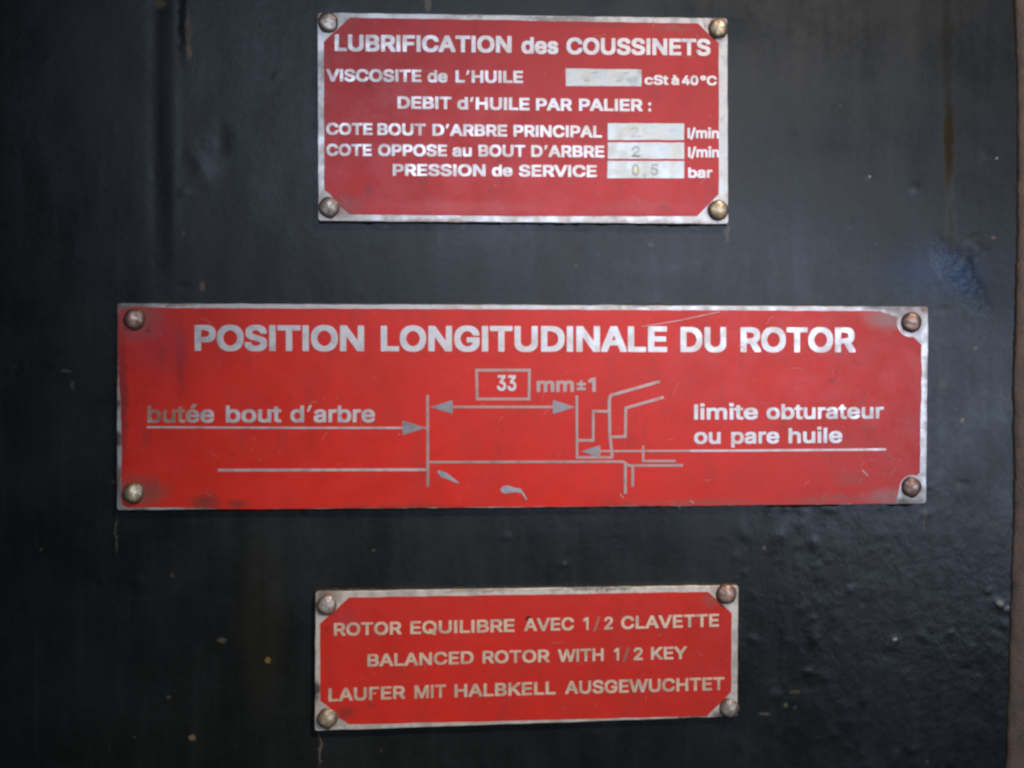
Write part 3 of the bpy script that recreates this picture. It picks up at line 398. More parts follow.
def inset(l, d):
    s = 1 if area2(l) > 0 else -1
    out = []
    n = len(l)
    for i in range(n):
        a, p, b = Vector(l[i - 1]), Vector(l[i]), Vector(l[(i + 1) % n])
        t = ((p - a).normalized() + (b - p).normalized())
        t = t.normalized() if t.length > 1e-9 else (b - p).normalized()
        nr = Vector((-t.y, t.x)) * s
        out.append((p.x + nr.x * d, p.y + nr.y * d))
    return out


def outline(pts, step=4.0, wob=0.35, seed=0.0, wob_scale=0.11):
    """closed pixel outline -> plane points, edges slightly uneven as cut or masked by hand"""
    out = []
    n = len(pts)
    for i in range(n):
        (x0, y0), (x1, y1) = pts[i], pts[(i + 1) % n]
        L = math.hypot(x1 - x0, y1 - y0)
        k = max(1, int(L / step))
        for j in range(k):
            t = j / k
            x, y = x0 + (x1 - x0) * t, y0 + (y1 - y0) * t
            w = noise.noise(Vector((x * wob_scale, y * wob_scale, seed))) * wob
            w2 = noise.noise(Vector((x * wob_scale, y * wob_scale, seed + 31))) * wob
            out.append(at(x + w, y + w2))
    return out


def rounded(pts, r):
    """round the corners of a pixel polygon"""
    out = []
    n = len(pts)
    for i in range(n):
        a, p, b = Vector(pts[i - 1]), Vector(pts[i]), Vector(pts[(i + 1) % n])
        p0, p1 = p + (a - p).normalized() * r, p + (b - p).normalized() * r
        for k in range(5):
            t = k / 4
            q = p0 * (1 - t) ** 2 + p * 2 * t * (1 - t) + p1 * t * t
            out.append((q.x, q.y))
    return out


Y_PLATE = -0.0017        # front of the sheet metal
Y_RED = Y_PLATE - 0.00003
Y_LET = Y_PLATE - 0.00007
_layer = [0]


def lift():
    _layer[0] += 1
    return (_layer[0] % 40) * 1.0e-6


def write(sol, text, x0, x1, yb0, yb1, cap, font='bold', slant=0.0):
    """one word from pixel x0 to x1, baseline running from yb0 to yb1, capitals cap pixels high"""
    g = GL[font]
    k = 0.5 if x1 - x0 > 20 else 0.3
    x0, x1, yb0, yb1 = x0 + k, x1 - k, yb0 + 0.1, yb1 + 0.1
    pen, parts = 0.0, []
    for ch in text:
        if ch == ' ':
            pen += 260
            continue
        adv, loops = g[ch]
        parts.append((pen, loops))
        pen += adv
    xs = [p + x for p, ls in parts for l in ls for x, _ in l]
    lo, hi = min(xs), max(xs)
    base = -GLOW[font]
    for p, ls in parts:
        res = []
        for l in ls:
            q = []
            for x, y in l:
                t = (p + x - lo) / (hi - lo)
                yy = (y - base) / CAPH[font] * cap
                q.append(at(x0 + (x1 - x0) * t + slant * yy, yb0 + (yb1 - yb0) * t - yy))
            if len(q) > 2:
                res.append(q)
        sol.shape(res, Y_PLATE + 0.00001, Y_LET - lift())


GLOW, CAPH = {}, {}
for _k in GL:
    ys = [y for l in GL[_k]['H'][1] for _, y in l]
    GLOW[_k] = -min(ys)
    CAPH[_k] = max(ys) - min(ys)


def stroke(sol, pts, w, w_end=None):
    """a drawn line of width w pixels along pixel points, mitred at the bends"""
    P = [Vector(p) for p in pts]
    L, R = [], []
    n = len(P)
    for i in range(n):
        a = (P[i] - P[i - 1]).normalized() if i else (P[1] - P[0]).normalized()
        b = (P[i + 1] - P[i]).normalized() if i < n - 1 else a
        t = (a + b).normalized()
        k = 1.0 / max(0.35, t.dot(a))
        nr = Vector((-t.y, t.x)) * (w / 2 * k)
        L.append(at(*(P[i] + nr)))
        R.append(at(*(P[i] - nr)))
    sol.shape([L + R[::-1]], Y_PLATE + 0.00001, Y_LET - lift())


def poly(sol, pts, wob=0.0):
    sol.shape([outline(pts, 3.0, wob, 5.0) if wob else [at(*p) for p in pts]], Y_PLATE + 0.00001, Y_LET - lift())


# ---------------------------------------------------------------- materials
def metal_mat(name, org, base, dirt, stains=(), dirt_at=(0.56, 0.80), rough=0.40, metallic=0.6, grain=0.7):
    """dull bare aluminium with grime; stains are (px, py, rx, ry, colour, strength)"""
    m, nt, b = new_mat(name)
    co = coords(nt)
    n1, _ = noise_tex(nt, co, 0.30, 3, 0.45)
    n2, _ = noise_tex(nt, co, 1.4, 3, 0.5, (0.6, 1, 1))
    c = mix(nt, ramp(nt, n2, 0.3, 0.75), base, tuple(v * 0.9 for v in base))
    c = mix(nt, math_node(nt, 'MULTIPLY', ramp(nt, n1, *dirt_at), 0.5 * grain), c, dirt)
    wc = warped(nt, co, 1.6, 0.5)
    for px, py, rx, ry, cl, k in stains:
        x, z = at(px, py)
        s = spot(nt, wc, (x - org[0]) * 1000, (z - org[1]) * 1000, rx * 0.3, ry * 0.3, 0.7)
        c = mix(nt, math_node(nt, 'MULTIPLY', s, k), c, cl)
    nt.links.new(c, b.inputs["Base Color"])
    b.inputs["Metallic"].default_value = metallic
    nt.links.new(ramp(nt, n1, 0.3, 0.7, rough - 0.08, rough + 0.16), b.inputs["Roughness"])
    bump(nt, b, n2, 0.10, 0.00004)
    return m


def red_mat(name, org, base, stains, streaks=0.5):
    """red enamel, a little faded and smeared, with grime marks of their own shape"""
    m, nt, b = new_mat(name)
    co = coords(nt)
    n1, _ = noise_tex(nt, co, 0.06, 5, 0.6)
    n2, _ = noise_tex(nt, co, 0.9, 5, 0.65)
    n3, _ = noise_tex(nt, co, 0.16, 4, 0.55, (0.7, 1, 0.9))
    c = mix(nt, ramp(nt, n1, 0.3, 0.7), base, (base[0] * 0.86, base[1] * 0.95, base[2] * 0.95))
    c = mix(nt, math_node(nt, 'MULTIPLY', ramp(nt, n2, 0.6, 0.8), 0.15), c, (base[0] * 0.5, base[1] * 0.8, base[2] * 0.9))
    # thin pale rub marks
    n4, _ = noise_tex(nt, co, 0.5, 4, 0.6, (0.8, 1, 1.0))
    c = mix(nt, math_node(nt, 'MULTIPLY', ramp(nt, n4, 0.60, 0.80), 0.12), c, (0.55, 0.30, 0.27))
    wc = warped(nt, co, 1.8, 0.45)
    for st in stains:
        px, py, rx, ry, cl, k = st[:6]
        x, z = at(px, py)
        s = spot(nt, wc, (x - org[0]) * 1000, (z - org[1]) * 1000, rx * 0.3, ry * 0.3, st[6] if len(st) > 6 else 0.85)
        c = mix(nt, math_node(nt, 'MULTIPLY', s, k), c, cl)
    nd, _ = noise_tex(nt, co, 0.30, 5, 0.62, (1, 1, 0.28))           # dirt that has run down the enamel
    nb, _ = noise_tex(nt, co, 0.035, 3, 0.5)
    run = math_node(nt, 'MULTIPLY', ramp(nt, nd, 0.50, 0.72), ramp(nt, nb, 0.38, 0.62))
    c = mix(nt, math_node(nt, 'MULTIPLY', run, 0.34), c, (0.17, 0.035, 0.030))
    nf, _ = noise_tex(nt, co, 3.2, 2, 0.5)
    c = mix(nt, math_node(nt, 'MULTIPLY', ramp(nt, nf, 0.68, 0.76), 0.30), c, (0.10, 0.03, 0.025))   # fly specks
    nt.links.new(c, b.inputs["Base Color"])
    b.inputs["Specular IOR Level"].default_value = 0.40
    r = math_node(nt, 'ADD', ramp(nt, n3, 0.3, 0.7, 0.34, 0.44), ramp(nt, n2, 0.4, 0.8, 0.0, 0.08))
    nt.links.new(r, b.inputs["Roughness"])
    h = math_node(nt, 'ADD', math_node(nt, 'MULTIPLY', n3, 1.0), math_node(nt, 'MULTIPLY', n2, 0.5))
    bump(nt, b, h, 0.16, 0.00008)
    return m


def rivet_mat(name, a, b_, dark):
    m, nt, b = new_mat(name)
    co = coords(nt)
    n1, _ = noise_tex(nt, co, 0.55, 4, 0.6)
    n2, _ = noise_tex(nt, co, 1.6, 3, 0.6)
    c = mix(nt, ramp(nt, n1, 0.38, 0.62), a, b_)
    c = mix(nt, math_node(nt, 'MULTIPLY', ramp(nt, n2, 0.54, 0.76), 0.55), c, dark)
    rim = vec_node(nt, 'LENGTH', vec_node(nt, 'MULTIPLY', co, (1, 0, 1)))
    edge_dirt = ramp(nt, math_node(nt, 'ADD', rim, math_node(nt, 'MULTIPLY', math_node(nt, 'SUBTRACT', n1, 0.5), 3.4)), 0.9, 3.0)
    c = mix(nt, math_node(nt, 'MULTIPLY', edge_dirt, 0.85), c, dark)     # rust and dirt caught round the rim
    nt.links.new(c, b.inputs["Base Color"])
    b.inputs["Metallic"].default_value = 0.55
    nt.links.new(ramp(nt, n2, 0.35, 0.7, 0.34, 0.60), b.inputs["Roughness"])
    bump(nt, b, n2, 0.25, 0.0002)
    return m


GRIME = (0.06, 0.035, 0.025)
RUST = (0.20, 0.075, 0.025)
GREYDIRT = (0.30, 0.23, 0.21)

RIV_BRASS = rivet_mat("brass_rivet_metal", (0.52, 0.38, 0.21), (0.70, 0.60, 0.46), (0.085, 0.038, 0.02))
RIV_COPPER = rivet_mat("coppery_rivet_metal", (0.46, 0.26, 0.19), (0.64, 0.45, 0.37), (0.085, 0.032, 0.022))
RIV_STEEL = rivet_mat("steel_rivet_metal", (0.58, 0.46, 0.38), (0.74, 0.66, 0.60), (0.10, 0.042, 0.024))


# ---------------------------------------------------------------- rivets: domed heads
def rivet(parent, org, px, py, rpx, mat, tilt=(0, 0), h=0.40):
    x, z = at(px, py)
    R = rpx * 0.95 * MM
    prof = [(1.0, 0.0), (1.0, 0.10), (0.97, 0.20), (0.90, 0.33), (0.78, 0.45), (0.62, 0.55), (0.42, 0.62), (0.2, 0.655)]
    NS = 32
    ph = random.random() * 10
    v, f = [], []
    for r, y in prof:
        for i in range(NS):
            a = 2 * math.pi * i / NS
            k = 1 + 0.11 * noise.noise(Vector((math.cos(a) * 1.3 + ph, math.sin(a) * 1.3, y * 2)))
            dz = 0.16 * noise.noise(Vector((math.cos(a) * r * 2 + ph, math.sin(a) * r * 2, 4)))
            v.append((R * r * k * math.cos(a), -R * (y / 0.655 * h + dz * y), R * r * k * math.sin(a)))
    v.append((0, -R * h * 1.02, 0))
    for j in range(len(prof) - 1):
        for i in range(NS):
            k = (i + 1) % NS
            f.append((j * NS + i, j * NS + k, (j + 1) * NS + k, (j + 1) * NS + i))
    t = (len(prof) - 1) * NS
    for i in range(NS):
        f.append((t + i, t + (i + 1) % NS, len(v) - 1))
    o = link("rivet", v, f, mat, parent, True)
    o.location = (x - org[0], Y_PLATE + 0.00002, z - org[1])
    o.rotation_euler = (math.radians(tilt[0]), 0, math.radians(tilt[1]))
    return o


def grime_bead(root, org, p0, p1, seed, wmax, mat, side):
    """irregular ridge of caked dirt on the casing along one edge of a plate (pixels p0 to p1)"""
    L = math.hypot(p1[0] - p0[0], p1[1] - p0[1])
    n = int(L / 2.0)
    dx, dy = (p1[0] - p0[0]) / L, (p1[1] - p0[1]) / L
    nx, ny = -dy * side, dx * side
    v, f = [], []
    for i in range(n + 1):
        t = L * i / n
        w = noise.noise(Vector((t * 0.02, seed, 0))) * 0.8 + noise.noise(Vector((t * 0.11, seed, 4))) * 0.7 + 0.25
        w = max(0.15, min(1.0, w)) * wmax
        h = 0.25 + 0.75 * min(1.0, w / wmax)
        for u, hh in ((-0.8, 0.9), (0.0, 0.9), (0.45, 0.65), (0.8, 0.3), (1.0, -0.5)):
            off = u * w if u > 0 else u
            x, z = at(p0[0] + dx * t + nx * off, p0[1] + dy * t + ny * off)
            v.append((x - org[0], -0.0013 * h * hh + (0.0003 if hh < 0 else 0), z - org[1]))
    for i in range(n):
        for j in range(4):
            a = i * 5 + j
            f.append((a, a + 1, a + 6, a + 5))
    o = link("edge_grime", v, f, mat, root, True)
    fix_normals(o)
    return o


def flecks(root, org, box, count, seed, mat, lo=0.5, hi=1.6):
    """small nicks and hairline scratches in the enamel"""
    r = random.Random(seed)
    s = Solid(org)
    for i in range(count):
        x, y = r.uniform(box[0], box[2]), r.uniform(box[1], box[3])
        if r.random() < 0.5:
            a, l = r.uniform(0, 6.28), r.uniform(4, 13)
            stroke(s, [(x, y), (x + l * 0.5 * math.cos(a), y + l * 0.5 * math.sin(a)), (x + l * math.cos(a + 0.25), y + l * math.sin(a + 0.25))], r.uniform(0.25, 0.5))
        else:
            m = r.randint(5, 7)
            ph = r.random() * 6
            e = r.uniform(0.4, 1.0)
            q = r.uniform(lo, hi)
            poly(s, [(x + q * r.uniform(0.5, 1) * math.cos(ph + 6.283 * k / m), y + q * e * r.uniform(0.5, 1) * math.sin(ph + 6.283 * k / m)) for k in range(m)])
    n = s.build("paint_nicks", mat, None)               # part of the enamel's own surface: merged into its mesh
    import bmesh
    root.data.materials.append(mat)
    bm = bmesh.new()
    bm.from_mesh(root.data)
    k = len(bm.faces)
    bm.from_mesh(n.data)
    bm.faces.ensure_lookup_table()
    for f in bm.faces[k:]:
        f.material_index = len(root.data.materials) - 1
    bm.to_mesh(root.data)
    bm.free()
    bpy.data.objects.remove(n)


CAKED = None


def caked():
    global CAKED
    if CAKED is None:
        CAKED, nt, b = new_mat("caked_oily_dirt")
        co = coords(nt)
        n, _ = noise_tex(nt, co, 0.8, 4, 0.6)
        nt.links.new(mix(nt, ramp(nt, n, 0.35, 0.7), (0.010, 0.008, 0.007), (0.045, 0.026, 0.017)), b.inputs["Base Color"])
        b.inputs["Roughness"].default_value = 0.7
        bump(nt, b, n, 0.5, 0.0004)
    return CAKED


def plate_root(name, label, cx, cy):
    x, z = at(cx, cy)
    e = bpy.data.objects.new(name, None)
    e.empty_display_size = 0.02
    e.location = (x, 0, z)
    e['label'] = label
    e['category'] = "name plate"
    e['group'] = "red engraved plates riveted to the machine casing"
    col.objects.link(e)
    return e, (x, z)


def sheet(root, org, corners, mat, seed, wob=0.5):
    s = Solid(org)
    s.shape([outline(rounded(corners, 3.0), 5.0, wob, seed, 0.06)], 0.0006, Y_PLATE, 0.00012)
    o = s.build("metal_sheet", mat, root)
    fix_normals(o)
    return o


def field(root, org, pts, mat, seed, wob=0.5):
    s = Solid(org)
    s.shape([outline(pts, 3.0, wob, seed, 0.07)], Y_PLATE + 0.00001, Y_RED)
    return s.build("red_field", mat, root)


def words(name, root, org, mat, items, font='bold'):
    """items: (text, x0, x1, baseline0, baseline1, cap)"""
    s = Solid(org)
    for it in items:
        write(s, it[0], *it[1:6], font=font, slant=it[6] if len(it) > 6 else 0.0)
    return s.build(name, mat, root)


# ================================================================ the casing (background surface)
def bumpf(x, y, cx, cy, rx, ry, h, rot=0.0):
    dx, dy = x - cx, y - cy
    if rot:
        c, s_ = math.cos(rot), math.sin(rot)
        dx, dy = dx * c + dy * s_, -dx * s_ + dy * c
    d = (dx / rx) ** 2 + (dy / ry) ** 2
    return h * math.exp(-d * 1.6) if d < 5 else 0.0


rr = random.Random(3)
BLIST = []
for i in range(150):                                  # runs, nibs and blisters in the thick paint, mostly to the right
    bx = 720 + rr.random() * 300
    by = 470 + rr.random() * 320
    if rr.random() < 0.25:
        bx, by = rr.random() * 1020, rr.random() * 768
    r = 2.0 + rr.random() ** 2 * 5.0
    BLIST.append((bx, by, r, r * (1 + rr.random()), (0.25 + 0.65 * rr.random()) * (1 if rr.random() < 0.8 else -0.7), rr.random() * 3))
BLIST += [(915, 188, 5, 4, 0.9, 0), (870, 177, 3, 3, 0.7, 0), (808, 672, 5, 4, 1.2, 0), (828, 560, 4, 3, 0.8, .5), (895, 640, 5, 3, 1.0, .5),
          (1000, 605, 9, 5, 1.1, .7), (200, 165, 10, 28, 0.45, -0.5), (222, 140, 12, 24, -0.35, -0.2), (212, 172, 16, 9, 0.3, -0.6)]
for i in range(34):                                   # wrinkled patch right of the upper and middle plate
    wy = rr.random()
    BLIST.append((978 - 42 * wy + rr.gauss(0, 6), 246 + 58 * wy + rr.gauss(0, 5), 3 + rr.random() * 4, 1.8 + rr.random(), 0.35 + rr.random() * 0.45, -0.7 + rr.random() * 0.5))


def panel_height(px, py):
    """height of the paint surface in pixels (0.3 mm)"""
    v = Vector((px * 0.006, py * 0.004, 0))
    h = 0.9 * noise.noise(v)
    h += 0.28 * noise.noise(Vector((px * 0.03, py * 0.016, 3)))
    h += 0.05 * noise.noise(Vector((px * 0.10, py * 0.08, 8)))
    t = max(0.0, min(1.0, (px - 700) / 120)) * max(0.0, min(1.0, (py - 440) / 80))
    h += t * (0.34 * noise.noise(Vector((px * 0.10, py * 0.05, 5))) + 0.22 * noise.noise(Vector((px * 0.2 + py * 0.1, py * 0.16, 5))))
    fade = max(0.0, min(1.0, (330 - py) / 120))       # soft upright fold at the upper left
    h += -0.45 * math.exp(-((px - 157) / 7.0) ** 2) * fade + 0.3 * math.exp(-((px - 173) / 6.0) ** 2) * fade
    fade2 = max(0.0, min(1.0, (py - 505) / 30))
    h += 0.5 * fade2 * max(0.0, min(1.0, (px - 236) / 10.0)) 
    for b in BLIST:
        if abs(px - b[0]) < 45 and abs(py - b[1]) < 60:
            h += bumpf(px, py, *b)
    return h


def at_inv(x, z):
    p = ROT.transposed() @ (Vector((x, 0, z)) - cam.location)
    return 512 + FPX * p.x / -p.z, 384 - FPX * p.y / -p.z


X0, X1, Z0, Z1, ST = -0.27, 0.159, -0.20, 0.20, 0.0009
NX, NZ = int((X1 - X0) / ST), int((Z1 - Z0) / ST)
pv, pf = [], []
for j in range(NZ + 1):
    for i in range(NX + 1):
        x, z = X0 + i * ST, Z0 + j * ST
        a, b = at_inv(x, z)
        pv.append((x, 0.00025 - panel_height(a, b) * MM, z))
for j in range(NZ):
    for i in range(NX):
        k = j * (NX + 1) + i
        pf.append((k, k + 1, k + NX + 2, k + NX + 1))
ring = [i for i in range(NX + 1)] + [j * (NX + 1) + NX for j in range(1, NZ + 1)] + [NZ * (NX + 1) + i for i in range(NX - 1, -1, -1)] + [j * (NX + 1) for j in range(NZ - 1, 0, -1)]
b0 = len(pv)
for k in ring:
    x, y, z = pv[k]
    pv.append((x, 0.012, z))
m_ = len(ring)
for i in range(m_):
    j = (i + 1) % m_
    pf.append((ring[j], ring[i], b0 + i, b0 + j))
pf.append(tuple(b0 + i for i in range(m_)))


def panel_mat():
    m, nt, b = new_mat("dark_machine_paint")
    co = coords(nt)
    n1, _ = noise_tex(nt, co, 0.03, 5, 0.6)
    ns, _ = noise_tex(nt, co, 0.22, 5, 0.6, (1, 1, 0.10))       # upright wipe marks and runs
    n2, _ = noise_tex(nt, co, 0.5, 5, 0.65)
    n3, _ = noise_tex(nt, co, 1.7, 4, 0.6)
    c = mix(nt, ramp(nt, n1, 0.3, 0.7), (0.0036, 0.0050, 0.0043), (0.0066, 0.0072, 0.0064))
    c = mix(nt, math_node(nt, 'MULTIPLY', ramp(nt, ns, 0.52, 0.75), 0.35), c, (0.017, 0.016, 0.0145))
    wc = warped(nt, co, 1.3, 0.4)

    wfine = warped(nt, warped(nt, co, 0.5, 0.5), 0.55, 1.6)

    rn = nt.nodes.new("ShaderNodeVectorRotate")             # wrinkled skin of thick paint, slanting folds
    rn.rotation_type = 'Y_AXIS'
    rn.inputs["Angle"].default_value = 0.75
    nt.links.new(co, rn.inputs[0])
    nw, _ = noise_tex(nt, warped(nt, rn.outputs[0], 1.2, 0.35), 0.62, 3, 0.55, (0.6, 1, 1.4))

    def s(px, py, rx, ry, cl, k, soft=0.6, rot=0.0, also=None):
        nonlocal c
        x, z = at(px, py)
        if also is not None:
            k = math_node(nt, 'MULTIPLY', also, k)
        c = mix(nt, math_node(nt, 'MULTIPLY', spot(nt, wfine if max(rx, ry) < 9 else wc, x * 1000, z * 1000, rx * 0.3, ry * 0.3, soft, rot), k), c, cl)
    s(183, 20, 7, 60, (0.010, 0.008, 0.007), 0.8)
    s(188, 32, 4, 30, (0.09, 0.045, 0.015), 0.7)
    s(189, 52, 3, 9, (0.17, 0.08, 0.015), 0.7)
    s(160, 3, 8, 6, (0.10, 0.075, 0.02), 0.7)
    s(428, 3, 5, 14, (0.14, 0.12, 0.08), 0.6)
    s(949, 150, 9, 70, (0.036, 0.023, 0.009), 0.9)
    s(951, 225, 9, 50, (0.040, 0.032, 0.018), 0.65)
    s(947, 40, 8, 80, (0.016, 0.014, 0.009), 0.7)
    s(262, 620, 34, 130, (0.013, 0.012, 0.008), 0.7)
    s(202, 286, 4, 6, (0.16, 0.07, 0.03), 0.6)
    s(935, 272, 80, 40, (0.010, 0.026, 0.070), 0.8, 0.95)  # broad blue sheen, reflected light put into the paint colour
    s(960, 276, 24, 58, (0.030, 0.085, 0.20), 0.9, 1.0, 0.62, ramp(nt, nw, 0.36, 0.70))  # brighter blue glints painted along the wrinkles
    s(728, 233, 3, 12, (0.10, 0.08, 0.055), 0.5)
    s(319, 228, 10, 3, (0.005, 0.005, 0.005), 0.8)
    s(1000, 603, 5, 4, (0.35, 0.28, 0.20), 0.8)
    s(1007, 608, 5, 3, (0.3, 0.24, 0.18), 0.6)
    s(895, 639, 3, 2.5, (0.40, 0.38, 0.33), 0.9)
    s(870, 177, 2.2, 2.2, (0.35, 0.35, 0.33), 0.8)
    s(997, 158, 2, 2, (0.40, 0.40, 0.38), 0.8)
    s(994, 238, 3, 2, (0.25, 0.15, 0.08), 0.7)
    s(268, 660, 4, 4, (0.20, 0.13, 0.025), 0.8)
    s(222, 640, 6, 4, (0.10, 0.09, 0.05), 0.6)
    s(192, 738, 4, 4, (0.20, 0.15, 0.08), 0.7)
    s(764, 714, 8, 2, (0.14, 0.10, 0.06), 0.7)
    s(795, 692, 8, 3, (0.07, 0.06, 0.015), 0.7)
    s(786, 705, 3, 3, (0.14, 0.12, 0.06), 0.7)
    s(764, 548, 3, 3, (0.14, 0.10, 0.07), 0.7)
    s(963, 420, 3, 4, (0.28, 0.20, 0.08), 0.7)
    s(943, 385, 6, 5, (0.06, 0.035, 0.02), 0.7)
    s(976, 348, 3, 3, (0.12, 0.11, 0.08), 0.7)
    s(320, 750, 2, 22, (0.12, 0.10, 0.07), 0.6)
    s(116, 535, 1.6, 24, (0.08, 0.075, 0.065), 0.6)
    s(740, 742, 2, 24, (0.004, 0.004, 0.004), 0.7)
    s(925, 520, 2, 16, (0.12, 0.07, 0.04), 0.5)
    s(66, 371, 8, 2, (0.08, 0.08, 0.08), 0.5)
    s(72, 385, 3, 6, (0.07, 0.07, 0.07), 0.5)
    s(205, 172, 12, 20, (0.05, 0.05, 0.052), 0.6, 0.8, -0.5)
    # dust and tiny scuffs
    nf, _ = noise_tex(nt, co, 2.6, 3, 0.6)
    nq, _ = noise_tex(nt, co, 0.05, 4, 0.6)
    c = mix(nt, math_node(nt, 'MULTIPLY', math_node(nt, 'MULTIPLY', ramp(nt, nf, 0.60, 0.74), ramp(nt, nq, 0.45, 0.65)), 0.30), c, (0.085, 0.080, 0.072))
    ng, _ = noise_tex(nt, co, 0.9, 5, 0.7, (1.6, 1, 0.10))
    c = mix(nt, math_node(nt, 'MULTIPLY', ramp(nt, ng, 0.62, 0.74), 0.20), c, (0.050, 0.047, 0.043))
    # fine nibs and pin-prick chips
    v = nt.nodes.new("ShaderNodeTexVoronoi")
    v.inputs["Scale"].default_value = 0.11
    nt.links.new(wc, v.inputs["Vector"])
    sp = ramp(nt, v.outputs["Distance"], 0.10, 0.05)
    sel = ramp(nt, v.outputs["Color"], 0.55, 0.75)
    c = mix(nt, math_node(nt, 'MULTIPLY', math_node(nt, 'MULTIPLY', sp, sel), 0.35), c, (0.12, 0.10, 0.08))
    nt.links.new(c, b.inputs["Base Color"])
    r = math_node(nt, 'ADD', ramp(nt, n1, 0.3, 0.7, 0.34, 0.44), math_node(nt, 'MULTIPLY', math_node(nt, 'SUBTRACT', ns, 0.5), 0.12))
    r = math_node(nt, 'ADD', r, math_node(nt, 'MULTIPLY', math_node(nt, 'SUBTRACT', n2, 0.5), 0.15))
    nt.links.new(r, b.inputs["Roughness"])
    # oily runs that have dulled the gloss
    dull = None
    for px, py, rx, ry, k in ((949, 140, 8, 66, 0.8), (947, 40, 8, 90, 0.4), (951, 230, 6, 40, 0.3), (182, 15, 6, 60, 0.8), (157, 100, 9, 170, 0.4), (225, 140, 9, 26, 0.35), (262, 600, 3, 110, 0.2)):
        x, z = at(px, py)
        q = math_node(nt, 'MULTIPLY', spot(nt, wc, x * 1000, z * 1000, rx * 0.3, ry * 0.3, 0.7), k)
        dull = q if dull is None else math_node(nt, 'MAXIMUM', dull, q)
    nt.links.new(math_node(nt, 'MULTIPLY', math_node(nt, 'SUBTRACT', 1.0, dull), 0.5), b.inputs["Specular IOR Level"])
    h = math_node(nt, 'ADD', math_node(nt, 'MULTIPLY', n2, 0.8), math_node(nt, 'MULTIPLY', n3, 0.35))
    px_, pz_ = at(960, 276)
    h = math_node(nt, 'ADD', h, math_node(nt, 'MULTIPLY', spot(nt, wc, px_ * 1000, pz_ * 1000, 6.5, 17, 1.0, 0.62), math_node(nt, 'MULTIPLY', nw, 20.0)))
    px_, pz_ = at(905, 610)
    nt_, _ = noise_tex(nt, vec_node(nt, 'ADD', co, (40, 0, 11)), 0.75, 3, 0.5, (1.0, 1, 0.7))
    h = math_node(nt, 'ADD', h, math_node(nt, 'MULTIPLY', spot(nt, wc, px_ * 1000, pz_ * 1000, 95, 70, 0.8), math_node(nt, 'MULTIPLY', nt_, 2.0)))
    h = math_node(nt, 'ADD', h, math_node(nt, 'MULTIPLY', ns, 0.12))
    bump(nt, b, h, 0.22, 0.00025)
    return m


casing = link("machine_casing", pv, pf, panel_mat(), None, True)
casing['kind'] = 'structure'
casing['label'] = "dark blue-black painted steel machine casing behind the red plates"

# rusty flange down the right-hand side, the casing's paint ends against it
fm, nt, b = new_mat("rusty_flange_steel")
co = coords(nt)
n1, _ = noise_tex(nt, co, 0.25, 6, 0.65, (1, 1, 0.5))
n2, _ = noise_tex(nt, co, 1.3, 5, 0.6)
c = mix(nt, ramp(nt, n1, 0.3, 0.7), (0.115, 0.080, 0.060), (0.22, 0.13, 0.08))
c = mix(nt, math_node(nt, 'MULTIPLY', ramp(nt, n2, 0.52, 0.66), 0.8), c, (0.24, 0.10, 0.035))
c = mix(nt, math_node(nt, 'MULTIPLY', ramp(nt, n2, 0.42, 0.3), 0.6), c, (0.03, 0.028, 0.028))
nt.links.new(c, b.inputs["Base Color"])
b.inputs["Roughness"].default_value = 0.62
bump(nt, b, math_node(nt, 'ADD', n1, n2), 0.6, 0.0005)
fv, ff = [], []
NF = 300
prof = [(0.0, 0.002), (0.0, -0.0002), (1.5, -0.0006), (5, -0.0010), (12, -0.0013), (30, -0.0014), (70, -0.0014), (100, -0.0014), (104, 0.002), (104, 0.012)]
edge = [(-140, 1020), (0, 1014.5), (70, 1017), (200, 1017.5), (280, 1016.5), (390, 1013), (480, 1014.5), (600, 1011), (768, 1006), (910, 1004)]
for j in range(NF + 1):
    py = -130 + j * (1030.0 / NF)
    for (ya, xa), (yb, xb) in zip(edge, edge[1:]):
        if ya <= py <= yb:
            ex = xa + (xb - xa) * (py - ya) / (yb - ya)
    ex += 1.3 * noise.noise(Vector((py * 0.05, 0, 1))) + 0.7 * noise.noise(Vector((py * 0.2, 0, 7)))
    for dx, y in prof:
        x, z = at(ex + dx, py)
        wy = 0.0002 * noise.noise(Vector((dx * 0.12, py * 0.06, 2))) + 0.0001 * noise.noise(Vector((dx * 0.4, py * 0.25, 9)))
        fv.append((x, y + (wy if y < 0 else 0), z))
q = len(prof)
for j in range(NF):
    for i in range(q - 1):
        ff.append((j * q + i, (j + 1) * q + i, (j + 1) * q + i + 1, j * q + i + 1))
x, z = at(1030, 384)
fl = link("steel_flange", [(a - x, b_, c_ - z) for a, b_, c_ in fv], ff, fm, None, True)
fl.location = (x, 0, z)
fix_normals(fl)
fl['label'] = "rusty brown steel flange running down the edge of the dark casing"
fl['category'] = "flange"

